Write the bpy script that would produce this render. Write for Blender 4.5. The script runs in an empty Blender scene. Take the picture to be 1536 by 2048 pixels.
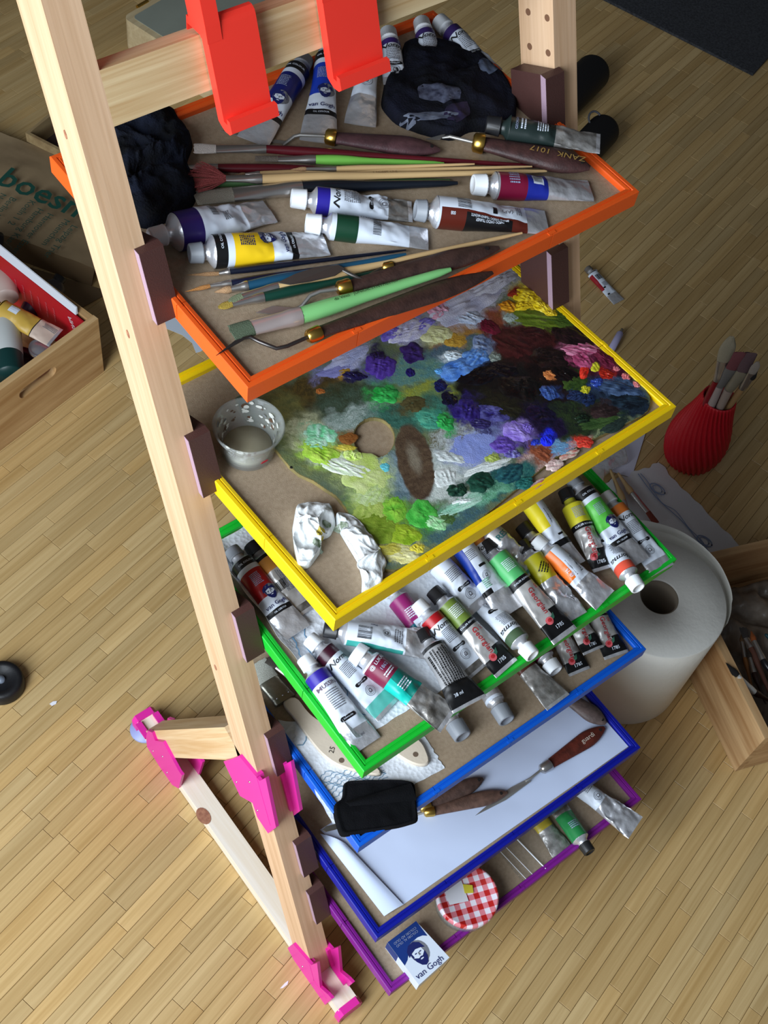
import bpy, math, random
import numpy as np
from mathutils import Vector, Matrix, noise

S = bpy.context.scene
COL = S.collection
random.seed(7)
V = Vector
ZT = 0.945                      # height of the top tray above the floor

# ---------------------------------------------------------------- camera
CR = np.array([[0.786678, -0.606722, 0.114128], [-0.459449, -0.698844, -0.548201], [0.412363, 0.378821, -0.828523]])
CC = np.array([-0.351409, -0.485057, 0.742747 + ZT])
FPX = 2506.17
cam_d = bpy.data.cameras.new('camera'); cam = bpy.data.objects.new('camera', cam_d); COL.objects.link(cam)
cam_d.sensor_fit = 'VERTICAL'; cam_d.sensor_height = 24.0; cam_d.lens = 24.0 * FPX / 2048.0
cam_d.clip_start = 0.02; cam_d.clip_end = 60
M4 = Matrix.Identity(4)
for i in range(3):
    M4[i][0] = CR[0][i]; M4[i][1] = -CR[1][i]; M4[i][2] = -CR[2][i]; M4[i][3] = CC[i]
cam.matrix_world = M4
S.camera = cam

# ---------------------------------------------------------------- view, world and light
S.view_settings.view_transform = 'Standard'; S.view_settings.look = 'None'
S.view_settings.gamma = 1.0; S.view_settings.use_curve_mapping = False
S.view_settings.exposure = 0.0
S.cycles.use_denoising = True
S.cycles.max_bounces = 8
w = bpy.data.worlds.new('room_light'); S.world = w; w.use_nodes = True
nt = w.node_tree; bg = nt.nodes['Background']
tc = nt.nodes.new('ShaderNodeTexCoord'); sx = nt.nodes.new('ShaderNodeVectorMath'); sx.operation = 'DOT_PRODUCT'; sx.inputs[1].default_value = (0.86, 0.5, 0.0)
cr = nt.nodes.new('ShaderNodeValToRGB'); mp = nt.nodes.new('ShaderNodeMapRange')
nt.links.new(tc.outputs['Generated'], sx.inputs[0])
nt.links.new(sx.outputs['Value'], mp.inputs['Value'])
mp.inputs['From Min'].default_value = -1; mp.inputs['From Max'].default_value = 1
nt.links.new(mp.outputs[0], cr.inputs[0])
cr.color_ramp.elements[0].color = (0.78, 0.88, 1.0, 1); cr.color_ramp.elements[0].position = 0.0
cr.color_ramp.elements[1].color = (0.20, 0.19, 0.18, 1); cr.color_ramp.elements[1].position = 0.78
nt.links.new(cr.outputs[0], bg.inputs[0])
bg.inputs[1].default_value = 0.20

def area(name, loc, target, sx_, sy_, power, color):
    l = bpy.data.lights.new(name, 'AREA'); l.shape = 'RECTANGLE'; l.size = sx_; l.size_y = sy_
    l.energy = power; l.color = color
    o = bpy.data.objects.new(name, l); COL.objects.link(o); o.location = loc
    o.rotation_euler = (V(target) - V(loc)).to_track_quat('-Z', 'Y').to_euler()
    return o
area('window_light', (-1.36, -0.26, 1.42), (0.0, -0.20, 0.88), 1.0, 1.6, 66, (0.82, 0.91, 1.0))
# ---------------------------------------------------------------- placing helpers
def ray(u, v):
    return (np.array([(u - 768) / FPX, (v - 1024) / FPX, 1.0]) @ CR)
def at(u, v, z):
    """point at height z seen at picture point (u, v)"""
    d = ray(u, v); return V(CC + d * ((z - CC[2]) / d[2]))
def atx(u, v, x):
    d = ray(u, v); return V(CC + d * ((x - CC[0]) / d[0]))
LB, LY = 0.3883, 0.1142 - 0.3883 * ZT         # lean of the posts: y = LY + LB * z
def lean_y(z): return LY + LB * z
def atl(u, v, dy=0.0):
    d = ray(u, v); t = (LY + dy + LB * CC[2] - CC[1]) / (d[1] - LB * d[2]); return V(CC + d * t)
def rotv(r):
    r = np.array(r, float); t = np.linalg.norm(r)
    if t < 1e-9: return np.eye(3)
    k = r / t; K = np.array([[0, -k[2], k[1]], [k[2], 0, -k[0]], [-k[1], k[0], 0]])
    return np.eye(3) + math.sin(t) * K + (1 - math.cos(t)) * K @ K
TW, TD = 0.42, 0.2958
TR = {}
for k, o, r in [('o', (0, 0, 0), (0, 0, 0)),
                ('y', (0.000963, -0.132661, -0.164749), (-0.031557, 0.026432, 0.019659)),
                ('g', (0.004442, -0.200444, -0.36081), (0.021571, -0.004944, -0.005204)),
                ('b', (0.003902, -0.22045, -0.526962), (0, 0.005004, -0.015526)),
                ('d', (0.006765, -0.279855, -0.702073), (-0.001739, 0.011434, -0.019884)),
                ('p', (0.004285, -0.326099, -0.79445), (-0.003061, 0.003716, -0.008292))]:
    TR[k] = (np.array(o) + [0, 0, ZT], rotv(r))
BH = -0.0065                                   # board surface below the rim
def tp(k, x, y, h=0.0):
    o, A = TR[k]; return V(o + A @ np.array([x, y, h]))
def tn(k): return V(TR[k][1][:, 2])
def ta(k, u, v, h=0.0):
    """point h above the board of tray k seen at (u, v)"""
    o, A = TR[k]; n = A[:, 2]; o = o + n * (BH + h); d = ray(u, v)
    return V(CC + d * (((o - CC) @ n) / (d @ n)))

# ---------------------------------------------------------------- colours and materials
def lin(c):
    r = []
    for x in c[:3]:
        x = x / 255.0
        r.append(x / 12.92 if x <= 0.04045 else ((x + 0.055) / 1.055) ** 2.4)
    return tuple(r) + (1.0,)
_M = {}
def mat(name, col=(200, 200, 200), rough=0.5, metal=0.0, bump=0.0, bscale=200, var=None, vscale=30, coat=0.0, alpha=None, trans=0.0, ior=1.45, attr=None, sheen=0.0, spec=0.5):
    if name in _M: return _M[name]
    m = bpy.data.materials.new(name); m.use_nodes = True; n = m.node_tree; b = n.nodes['Principled BSDF']
    b.inputs['Base Color'].default_value = lin(col); b.inputs['Roughness'].default_value = rough
    b.inputs['Metallic'].default_value = metal; b.inputs['Coat Weight'].default_value = coat
    b.inputs['Transmission Weight'].default_value = trans; b.inputs['IOR'].default_value = ior
    b.inputs['Sheen Weight'].default_value = sheen; b.inputs['Specular IOR Level'].default_value = spec
    if alpha is not None: b.inputs['Alpha'].default_value = alpha
    t = n.nodes.new('ShaderNodeTexCoord')
    if var is not None:
        z = n.nodes.new('ShaderNodeTexNoise'); z.inputs['Scale'].default_value = vscale; z.inputs['Detail'].default_value = 6
        n.links.new(t.outputs['Object'], z.inputs['Vector'])
        r = n.nodes.new('ShaderNodeValToRGB'); r.color_ramp.elements[0].position = 0.35; r.color_ramp.elements[1].position = 0.68
        r.color_ramp.elements[0].color = lin(col); r.color_ramp.elements[1].color = lin(var)
        n.links.new(z.outputs[0], r.inputs[0]); n.links.new(r.outputs[0], b.inputs['Base Color'])
    if attr:
        a = n.nodes.new('ShaderNodeAttribute'); a.attribute_name = attr; n.links.new(a.outputs['Color'], b.inputs['Base Color'])
    if bump:
        z = n.nodes.new('ShaderNodeTexNoise'); z.inputs['Scale'].default_value = bscale; z.inputs['Detail'].default_value = 4
        n.links.new(t.outputs['Object'], z.inputs['Vector'])
        u = n.nodes.new('ShaderNodeBump'); u.inputs['Strength'].default_value = bump; u.inputs['Distance'].default_value = 0.002
        n.links.new(z.outputs[0], u.inputs['Height']); n.links.new(u.outputs[0], b.inputs['Normal'])
    _M[name] = m; return m
def wood(name, c1, c2, axis, rough=0.5, grain=260, ring=60, per_obj=0.0, c3=None):
    """grain runs along axis (object space)"""
    if name in _M: return _M[name]
    ax = V(axis).normalized(); a2 = ax.orthogonal().normalized(); a3 = ax.cross(a2)
    m = bpy.data.materials.new(name); m.use_nodes = True; n = m.node_tree; b = n.nodes['Principled BSDF']
    b.inputs['Roughness'].default_value = rough
    t = n.nodes.new('ShaderNodeTexCoord'); g = n.nodes.new('ShaderNodeNewGeometry')
    c = n.nodes.new('ShaderNodeCombineXYZ')
    for i, (d, s) in enumerate(((ax, 6), (a2, grain), (a3, grain))):
        p = n.nodes.new('ShaderNodeVectorMath'); p.operation = 'DOT_PRODUCT'; p.inputs[1].default_value = d * s
        n.links.new(g.outputs['Position'], p.inputs[0]); n.links.new(p.outputs['Value'], c.inputs[i])
    z = n.nodes.new('ShaderNodeTexNoise'); z.inputs['Scale'].default_value = 1.0; z.inputs['Detail'].default_value = 5; z.inputs['Distortion'].default_value = 0.6
    c2n = n.nodes.new('ShaderNodeVectorMath'); c2n.operation = 'ADD'
    n.links.new(c.outputs[0], c2n.inputs[0])
    oi = n.nodes.new('ShaderNodeObjectInfo')
    mu = n.nodes.new('ShaderNodeMath'); mu.operation = 'MULTIPLY'; mu.inputs[1].default_value = 97.0
    n.links.new(oi.outputs['Random'], mu.inputs[0]); n.links.new(mu.outputs[0], c2n.inputs[1])
    n.links.new(c2n.outputs[0], z.inputs['Vector'])
    z2 = n.nodes.new('ShaderNodeTexNoise'); z2.inputs['Scale'].default_value = ring / grain; z2.inputs['Detail'].default_value = 3; z2.inputs['Distortion'].default_value = 1.0
    n.links.new(c2n.outputs[0], z2.inputs['Vector'])
    ad = n.nodes.new('ShaderNodeMath'); ad.operation = 'ADD'; n.links.new(z.outputs[0], ad.inputs[0]); n.links.new(z2.outputs[0], ad.inputs[1])
    r = n.nodes.new('ShaderNodeValToRGB'); r.color_ramp.elements[0].position = 0.36; r.color_ramp.elements[1].position = 0.62
    hv = n.nodes.new('ShaderNodeMath'); hv.operation = 'MULTIPLY'; hv.inputs[1].default_value = 0.5; n.links.new(ad.outputs[0], hv.inputs[0])
    r.color_ramp.elements[0].color = lin(c2); r.color_ramp.elements[1].color = lin(c1)
    n.links.new(hv.outputs[0], r.inputs[0]); out = r.outputs[0]
    if per_obj:
        a = n.nodes.new('ShaderNodeAttribute'); a.attribute_name = 'tone'
        mx = n.nodes.new('ShaderNodeMix'); mx.data_type = 'RGBA'; mx.blend_type = 'MULTIPLY'; mx.inputs[0].default_value = 1.0
        n.links.new(out, mx.inputs[6]); n.links.new(a.outputs['Color'], mx.inputs[7]); out = mx.outputs[2]
    n.links.new(out, b.inputs['Base Color'])
    u = n.nodes.new('ShaderNodeBump'); u.inputs['Strength'].default_value = 0.12; u.inputs['Distance'].default_value = 0.001
    n.links.new(z.outputs[0], u.inputs['Height']); n.links.new(u.outputs[0], b.inputs['Normal'])
    _M[name] = m; return m

# ---------------------------------------------------------------- mesh building
class MB:
    def __init__(s): s.v = []; s.f = []; s.m = []; s.smooth = []
    def add(s, vs, fs, mi=0, sm=False):
        o = len(s.v); s.v += [tuple(x) for x in vs]
        for i, f in enumerate(fs):
            s.f.append([o + j for j in f]); s.m.append(mi[i] if isinstance(mi, list) else mi); s.smooth.append(sm)
        return s
    def box(s, c, size, X=(1, 0, 0), Y=(0, 1, 0), Z=(0, 0, 1), mi=0):
        c = V(c); X = V(X).normalized() * size[0] / 2; Y = V(Y).normalized() * size[1] / 2; Z = V(Z).normalized() * size[2] / 2
        vs = [c + X * a + Y * b + Z * d for d in (-1, 1) for b in (-1, 1) for a in (-1, 1)]
        return s.add(vs, [(0, 2, 3, 1), (4, 5, 7, 6), (0, 1, 5, 4), (2, 6, 7, 3), (0, 4, 6, 2), (1, 3, 7, 5)], mi)
    def hexa(s, bot, top, mi=0):
        return s.add(list(bot) + list(top), [(3, 2, 1, 0), (4, 5, 6, 7), (0, 1, 5, 4), (1, 2, 6, 5), (2, 3, 7, 6), (3, 0, 4, 7)], mi)
    def prism(s, pts, off, mi=0, sm=False):
        n = len(pts); off = V(off); pts = [V(p) for p in pts]
        s.add(pts + [p + off for p in pts], [tuple(range(n))[::-1], tuple(range(n, 2 * n))], mi)
        s.add(pts + [p + off for p in pts], [(i, (i + 1) % n, n + (i + 1) % n, n + i) for i in range(n)], mi, sm)
        return s
    def loft(s, rings, mi=0, caps=True, sm=True):
        n = len(rings[0]); vs = [p for r in rings for p in r]; fs = []; ms = []
        for k in range(len(rings) - 1):
            for i in range(n):
                fs.append((k * n + i, k * n + (i + 1) % n, (k + 1) * n + (i + 1) % n, (k + 1) * n + i))
                ms.append(mi(k, i) if callable(mi) else mi)
        s.add(vs, fs, ms, sm)
        if caps:
            m0 = mi(0, 0) if callable(mi) else mi
            s.add(rings[0], [tuple(range(n))[::-1]], m0); s.add(rings[-1], [tuple(range(n))], m0 if not callable(mi) else mi(len(rings) - 2, 0))
        return s
    def lathe(s, base, axis, prof, n=24, mi=0, ref=None, caps=False, ribs=0, rd=0.0):
        """prof: list of (radius, distance along axis)"""
        base = V(base); Z = V(axis).normalized(); X = (V(ref) if ref else Z.orthogonal()); X = (X - Z * X.dot(Z)).normalized(); Y = Z.cross(X)
        rings = []
        for r, d in prof:
            ring = []
            for i in range(n):
                a = 2 * math.pi * i / n; rr = r - (rd if (ribs and i % 2 and r > rd) else 0)
                ring.append(base + Z * d + (X * math.cos(a) + Y * math.sin(a)) * rr)
            rings.append(ring)
        return s.loft(rings, mi, caps)
    def tube(s, path, rad, n=10, mi=0, flat=1.0, up=(0, 0, 1)):
        path = [V(p) for p in path]; rings = []
        for i, p in enumerate(path):
            d = (path[min(i + 1, len(path) - 1)] - path[max(i - 1, 0)]).normalized()
            Y = V(up).cross(d)
            if Y.length < 1e-4: Y = d.orthogonal()
            Y.normalize(); Zu = d.cross(Y); r = rad[i] if hasattr(rad, '__len__') else rad
            ry, rz = (r if hasattr(r, '__len__') else (r, r * flat))
            rings.append([p + Y * ry * math.cos(2 * math.pi * j / n) + Zu * rz * math.sin(2 * math.pi * j / n) for j in range(n)])
        return s.loft(rings, mi)
    def grid(s, P, mi=0, thick=0.0, sm=True, nrm=None):
        """P: 2D list of points; thick adds an underside"""
        a, b = len(P), len(P[0]); vs = [p for r in P for p in r]
        fs = [(i * b + j, (i + 1) * b + j, (i + 1) * b + j + 1, i * b + j + 1) for i in range(a - 1) for j in range(b - 1)]
        s.add(vs, fs, mi, sm)
        if thick:
            nn = V(nrm or (0, 0, 1)) * -thick; lo = [V(p) + nn for p in vs]
            s.add(lo, [f[::-1] for f in fs], mi, sm)
            e = [i * b for i in range(a)] + [(a - 1) * b + j for j in range(1, b)] + [i * b + b - 1 for i in range(a - 2, -1, -1)] + [j for j in range(b - 2, 0, -1)]
            m = len(e); s.add([vs[i] for i in e] + [lo[i] for i in e], [(i, (i + 1) % m, m + (i + 1) % m, m + i) for i in range(m)], mi)
        return s

def O(name, mb, mats, parent=None, label=None, cat=None, group=None, kind=None, col=None, loc=None):
    """link a mesh builder as one object; its origin is its parent's, or its own base"""
    if not isinstance(mats, (list, tuple)): mats = [mats]
    me = bpy.data.meshes.new(name)
    a = np.array(mb.v, dtype=float)
    if parent is not None: org = np.array(parent.get('_o'))
    elif loc is not None: org = np.array(loc)
    else: org = np.array([a[:, 0].mean(), a[:, 1].mean(), a[:, 2].min()])
    me.from_pydata((a - org).tolist(), [], mb.f)
    for m in mats: me.materials.append(m)
    me.polygons.foreach_set('material_index', mb.m); me.polygons.foreach_set('use_smooth', mb.smooth)
    if col is not None:
        ca = me.color_attributes.new('Col', 'FLOAT_COLOR', 'POINT'); ca.data.foreach_set('color', np.array(col, dtype=np.float32).ravel())
    me.update()
    o = bpy.data.objects.new(name, me); COL.objects.link(o)
    if parent is not None: o.parent = parent; o['_o'] = list(map(float, org))
    else: o.location = org; o['_o'] = list(map(float, org))
    tagp(o, label, cat, group, kind); return o
def tagp(o, label=None, cat=None, group=None, kind=None):
    if label: o['label'] = label
    if cat: o['category'] = cat
    if group: o['group'] = group
    if kind: o['kind'] = kind
def T(name, loc, label, cat, group=None, kind=None):
    o = bpy.data.objects.new(name, None); COL.objects.link(o); o.location = loc; o['_o'] = [float(x) for x in loc]
    o.empty_display_size = 0.02; tagp(o, label, cat, group, kind); return o

# flat lettering as meshes: returns (verts2d, faces), width 1 unit = text height unit
_TX = {}
def text2d(body, shear=0.0, bold=0.0, align='CENTER'):
    k = (body, shear, bold, align)
    if k not in _TX:
        cu = bpy.data.curves.new('t', 'FONT'); cu.body = body; cu.resolution_u = 2; cu.shear = shear; cu.offset = bold
        cu.align_x = align; cu.align_y = 'CENTER'
        ob = bpy.data.objects.new('t', cu); me = bpy.data.meshes.new_from_object(ob)
        vs = [(v.co.x, v.co.y) for v in me.vertices]; fs = [tuple(p.vertices) for p in me.polygons]
        bpy.data.objects.remove(ob); bpy.data.curves.remove(cu); bpy.data.meshes.remove(me); _TX[k] = (vs, fs)
    return _TX[k]
def ell(cx, cy, rx, ry, n=16, a0=0, a1=2 * math.pi):
    return [(cx + rx * math.cos(a0 + (a1 - a0) * i / n), cy + ry * math.sin(a0 + (a1 - a0) * i / n)) for i in range(n)]
# a bearded head in a brimmed hat, drawn in a unit square: (polygon, shade)
FACE = [(ell(0.10, 0.08, .50, .50, 20), 2), ([(-.50, .10), (-.44, .36), (-.20, .54), (.12, .56), (.38, .40), (.48, .10), (.30, .20), (.02, .24), (-.27, .20)], 0),
        ([(-.34, -.02), (-.32, .16), (0, .25), (.30, .18), (.33, -.02), (.20, -.22), (0, -.28), (-.20, -.20)], 1), ([(-.38, .16), (-.30, .20), (-.28, .0), (-.36, -.06)], 0),
        ([(-.36, -.02), (-.24, -.09), (-.13, -.15), (.02, -.11), (.17, -.15), (.27, -.07), (.36, .0), (.33, -.26), (.18, -.48), (0, -.54), (-.18, -.44), (-.32, -.22)], 0), (ell(.02, -.22, .10, .03, 8), 1),
        (ell(-.12, .08, .07, .028, 6), 0), (ell(.14, .07, .07, .028, 6), 0), ([(.0, .08), (.05, .08), (.07, -.06), (-.02, -.06)], 2)]
def fill(mb, pl, fn, mi, lift=(0, 0, 0), k=4):
    """fill a star-shaped outline with rings so it follows a curved surface"""
    n = len(pl); cx = sum(p[0] for p in pl) / n; cy = sum(p[1] for p in pl) / n; L_ = V(lift)
    vs = [fn(cx, cy) + L_]; fs = []
    for j in range(1, k + 1): vs += [fn(cx + (x - cx) * j / k, cy + (y - cy) * j / k) + L_ for x, y in pl]
    fs = [(0, 1 + i, 1 + (i + 1) % n) for i in range(n)]
    for j in range(k - 1): fs += [(1 + j * n + i, 1 + (j + 1) * n + i, 1 + (j + 1) * n + (i + 1) % n, 1 + j * n + (i + 1) % n) for i in range(n)]
    mb.add(vs, fs, mi)
def barcode(w, h, seed=1):
    r = random.Random(seed); x = -w / 2; out = []
    while x < w / 2:
        t = r.choice((.012, .02, .03)) * w * 1.3; out.append([(x, -h / 2), (x + t, -h / 2), (x + t, h / 2), (x, h / 2)]); x += t + r.choice((.015, .025, .03)) * w * 1.3
    return out
def put2d(mb, items, fn):
    """items: (verts2d, faces, matindex)"""
    for vs, fs, mi in items: mb.add([fn(x, y) for x, y in vs], fs, mi)
def flat_text(name, body, org, right, up, size, m, parent, shear=0.0, bold=0.0, align='CENTER', lift=0.0004, **kw):
    right = V(right).normalized(); up = V(up).normalized(); nn = right.cross(up)
    vs, fs = text2d(body, shear, bold, align); mb = MB()
    mb.add([V(org) + right * x * size + up * y * size + nn * lift for x, y in vs], fs)
    return O(name, mb, m, parent, **kw)
# ---------------------------------------------------------------- floor of narrow parquet strips
PD = V((math.cos(math.radians(13.8)), math.sin(math.radians(13.8)), 0)); PN = V((-PD.y, PD.x, 0))
floor_m = wood('parquet', (212, 182, 129), (188, 156, 103), PD, rough=0.36, grain=190, ring=40, per_obj=1.0)
sub_m = mat('floor_joint', (120, 90, 54), 0.8)
fb = MB().box((0.9, 0.4, -0.006), (5.2, 4.6, 0.006))
floor = O('floor', fb, sub_m, kind='structure')
PWD, GAP = 0.0203, 0.0005
planks = []
rr = random.Random(11)
n0, n1 = -90, 130
for k in range(n0, n1):
    s = -1.7 - rr.random() * 0.2
    while s < 3.1:
        L = rr.choice((0.09, 0.13, 0.15, 0.17, 0.2, 0.26)) * (0.9 + 0.2 * rr.random())
        c = PD * (s + L / 2) + PN * ((k + 0.5) * PWD)
        planks.append((c, L, rr.random(), rr.random(), rr.random())); s += L
def onscreen(c):
    d = CR @ (np.array([c.x, c.y, 0]) - CC)
    if d[2] < 0.1: return None
    u = 768 + FPX * d[0] / d[2]; v = 1024 + FPX * d[1] / d[2]
    return (d[2], u, v)
seen = []; rest = []
for p in planks:
    q = onscreen(p[0])
    hid = q and (500 < q[1] < 1250 and q[2] > 60 + abs(q[1] - 880) * 0.5 and q[2] < 1900)
    if q and -30 < q[1] < 1566 and -30 < q[2] < 2078 and not hid: seen.append((q[0] / p[1], p))
    else: rest.append(p)
seen.sort(key=lambda t: t[0]); near = [p for _, p in seen[:298]]; rest += [p for _, p in seen[298:]]
def plank_mb(mb, p, cols):
    c, L, r1, r2, r3 = p; top = (r2 - 0.5) * 0.00025; e = 0.0004
    hx, hy = L / 2 - GAP / 2, PWD / 2 - GAP / 2
    lo = [c + PD * a * hx + PN * b * hy + V((0, 0, -0.003)) for a, b in ((-1, -1), (1, -1), (1, 1), (-1, 1))]
    mi = [c + PD * a * hx + PN * b * hy + V((0, 0, top - e)) for a, b in ((-1, -1), (1, -1), (1, 1), (-1, 1))]
    hi = [c + PD * a * (hx - e) + PN * b * (hy - e) + V((0, 0, top)) for a, b in ((-1, -1), (1, -1), (1, 1), (-1, 1))]
    mb.add(lo + mi + hi, [(8, 9, 10, 11)] + [(i, (i + 1) % 4, 4 + (i + 1) % 4, 4 + i) for i in range(4)] + [(4 + i, 4 + (i + 1) % 4, 8 + (i + 1) % 4, 8 + i) for i in range(4)])
    t = 0.82 + 0.20 * r1; t2 = t * (0.94 + 0.07 * r3)
    cols += [(t, t2, t2 * (0.90 + 0.12 * r3), 1)] * 12
def plank_obj(name, ps, **kw):
    mb = MB(); cols = []
    for p in ps: plank_mb(mb, p, cols)
    o = O(name, mb, floor_m, floor, **kw)
    ca = o.data.color_attributes.new('tone', 'FLOAT_COLOR', 'POINT'); ca.data.foreach_set('color', np.array(cols, dtype=np.float32).ravel())
    return o
for p in near: plank_obj('plank', [p])
plank_obj('plank_field', rest, kind='stuff')

# ---------------------------------------------------------------- easel
LEAN = V((0, LB, 1)).normalized(); LN = V((0, -1, LB)).normalized()      # LN points to the front
pine = wood('pine_post', (226, 189, 153), (206, 166, 128), LEAN, 0.55, grain=230, ring=50)
pine_light = wood('pine_foot', (250, 240, 226), (236, 218, 192), (0, 1, 0), 0.55, grain=150, ring=40)
pine_bar = wood('pine_bar', (228, 203, 158), (196, 158, 108), (1, 0, 0), 0.55, grain=230, ring=90)
pine_brace = wood('pine_brace', (233, 205, 165), (208, 168, 120), (0, -0.5, 1), 0.55, grain=180, ring=60)
knot_m = mat('knot', (150, 98, 76), 0.6, var=(184, 130, 100), vscale=200)
brown_pl = mat('brown_plastic', (78, 50, 46), 0.42, bump=0.15, bscale=900)
mauve_pl = mat('mauve_plastic', (170, 142, 158), 0.5, bump=0.2, bscale=900)
pink_pl = mat('magenta_plastic', (226, 44, 160), 0.4)
steel = mat('screw_steel', (205, 205, 210), 0.25, 1.0)
easel = T('easel', (0.21, -0.1, 0), 'pine wood artist easel with magenta joints and brown tray brackets', 'easel')
PWX, PWY = 0.0275, 0.0483
def post(x0):
    z0, z1 = 0.024, 1.62; mb = MB()
    def sec(z): y = lean_y(z); return [V((x0, y, z)), V((x0 + PWX, y, z)), V((x0 + PWX, y + PWY, z)), V((x0, y + PWY, z))]
    mb.hexa(sec(z0), sec(z1)); return O('post', mb, pine, easel)
XL, XR = -0.0345, TW + 0.001
posts = [post(XL), post(XR)]
def knot(u, v, face, rx, ry, par):
    if face == 'x': c = atx(u, v, XL - 0.0002); X = LEAN; Y = V((0, 1, -LB)).normalized(); N = V((-1, 0, 0))
    else: c = atl(u, v, -0.0002); X = LEAN; Y = V((1, 0, 0)); N = LN
    mb = MB(); pts = [c + X * a * ry + Y * b * rx for a, b in ell(0, 0, 1, 1, 14)]
    mb.prism(pts, N * 0.0003); O('knot', mb, knot_m, par)
knot(131, 269, 'x', .0016, .0036, posts[0]); knot(256, 668, 'x', .0018, .0040, posts[0])
knot(431, 1335, 'x', .002, .004, posts[0])
for (u, v) in ((288, 653), (500, 1316)):
    pass
# drilled holes in the inner face of the right post
hole_m = mat('drilled_hole', (120, 84, 60), 0.9)
for u, v in ((1056, 24), (1094, 36), (1059, 93), (1096, 106)):
    c = atx(u, v, XR - 0.0002); mb = MB(); mb.prism([c + LEAN * a * .0032 + V((0, 1, -LB)).normalized() * b * .0032 for a, b in ell(0, 0, 1, 1, 14)], (0.0004, 0, 0))
    O('drilled_hole', mb, hole_m, posts[1])
# cross bar
zb, zt = 0.129 + ZT, 0.167 + ZT
mb = MB(); bt = 0.020
def ys(z, d=0.0): return lean_y(z) + d
mb.hexa([V((XL + PWX, ys(zb), zb)), V((XR, ys(zb), zb)), V((XR, ys(zb) + bt, zb - bt * LB)), V((XL + PWX, ys(zb) + bt, zb - bt * LB))],
        [V((XL + PWX, ys(zt), zt)), V((XR, ys(zt), zt)), V((XR, ys(zt) + bt, zt - bt * LB)), V((XL + PWX, ys(zt) + bt, zt - bt * LB))])
O('cross_bar', mb, pine_bar, easel)
# feet and braces
FZ = 0.0265
for x0 in (XL, XR):
    mb = MB().box((x0 + PWX / 2 + 0.001, (-0.292 + 0.185) / 2, 0.002 + FZ / 2), (0.0290, 0.477, FZ))
    ft = O('foot_bar', mb, pine_light, easel)
    if x0 == XL:
        c = at(407, 1632, 0.0288); mb = MB(); mb.prism([c + V((b * .0085, a * .013, 0)) for a, b in ell(0, 0, 1, 1, 18)], (0, 0, 0.0003)); O('knot', mb, knot_m, ft)
    mb = MB(); yy = -0.3
    prof = [(-.0175, 0), (.0175, 0), (.0175, .022), (.0125, .0305), (-.0125, .0305), (-.0175, .022)]
    mb.prism([V((x0 + PWX / 2 + 0.001 + a, yy, b)) for a, b in prof], (0, 0.010, 0)); O('toe_cap', mb, pink_pl, easel)
    mb = MB(); mb.prism([V((x0 + PWX / 2 + 0.001 + a, 0.184, b)) for a, b in prof], (0, 0.011, 0)); O('heel_cap', mb, pink_pl, easel)
    # brace from heel up to the post
    a = V((x0 + PWX / 2, 0.142, 0.036)); zc = 0.405; b = V((x0 + PWX / 2, lean_y(zc) + PWY, zc))
    d = (b - a).normalized(); n = V((1, 0, 0)).cross(d).normalized()
    mb = MB(); h = 0.021; w2 = PWX / 2
    mb.hexa([a + V((-w2, 0, 0)) - n * h, a + V((w2, 0, 0)) - n * h, a + V((w2, 0, 0)) + n * h, a + V((-w2, 0, 0)) + n * h],
            [b + V((-w2, 0, 0)) - n * h, b + V((w2, 0, 0)) - n * h, b + V((w2, 0, 0)) + n * h, b + V((-w2, 0, 0)) + n * h])
    O('brace', mb, pine_brace, easel)
def joint(name, pix, screws, flanges):
    """plates on both sides of a lath, with lips over its front, made for the left and the right post"""
    outline = [atx(u, v, XL - 0.004) for u, v in pix]
    for sx0 in (0.0, XR - XL):
        for side in (0, 1):
            off = sx0 + (0 if side == 0 else PWX + 0.0045)
            mb = MB(); mb.prism([p + V((off, 0, 0)) for p in outline], (0.004, 0, 0))
            for p, q in flanges:
                p, q = V(p), V(q); d = (q - p).normalized(); nn = V((-1, 0, 0)).cross(d) * 1.0
                if nn.y > 0 and abs(nn.y) > abs(nn.z): nn = -nn
                if abs(nn.z) >= abs(nn.y) and nn.z < 0: nn = -nn
                x1 = XL - 0.0043 + sx0 if side == 0 else XL + PWX - 0.0042 + sx0; x2 = x1 + 0.0090
                mb.hexa([V((x1, p.y, p.z)), V((x2, p.y, p.z)), V((x2, q.y, q.z)), V((x1, q.y, q.z))],
                        [V((x1, p.y, p.z)) + nn * .0045, V((x2, p.y, p.z)) + nn * .0045, V((x2, q.y, q.z)) + nn * .0045, V((x1, q.y, q.z)) + nn * .0045])
            j = O(name, mb, pink_pl, easel)
            if side == 0:
                for u, v in screws:
                    c = atx(u, v, XL - 0.0041) + V((sx0, 0, 0)); O('screw', MB().lathe(c, (-1, 0, 0), [(0, .0006), (.0012, .0006), (.0015, 0)], 10), steel, j)
def fr(z): return (0, lean_y(z), z)
joint('middle_joint', [(447, 1523), (462, 1519), (478, 1512), (519, 1562), (531, 1556), (552, 1655), (536, 1667), (514, 1634), (505, 1606), (494, 1600), (480, 1592)],
      [(473, 1564), (499, 1564), (515, 1621)], [(fr(.415), fr(.335))])
joint('lower_joint', [(575, 1896), (586, 1888), (622, 1930), (634, 1926), (640, 1975), (655, 1988), (664, 1998), (650, 2010), (640, 2009), (618, 1975), (590, 1925)],
      [(590, 1929), (605, 1933), (624, 1979)], [(fr(.068), fr(.031)), ((0, lean_y(.031) - .002, .0290), (0, lean_y(.031) - .030, .0290))])
joint('rear_joint', [(292, 1475), (295, 1461), (304, 1465), (310, 1481), (326, 1484), (358, 1543), (364, 1551), (357, 1577), (341, 1568), (294, 1494)],
      [(306, 1502), (325, 1513), (334, 1545)], [((0, .157, .0290), (0, .182, .0290))])
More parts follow.
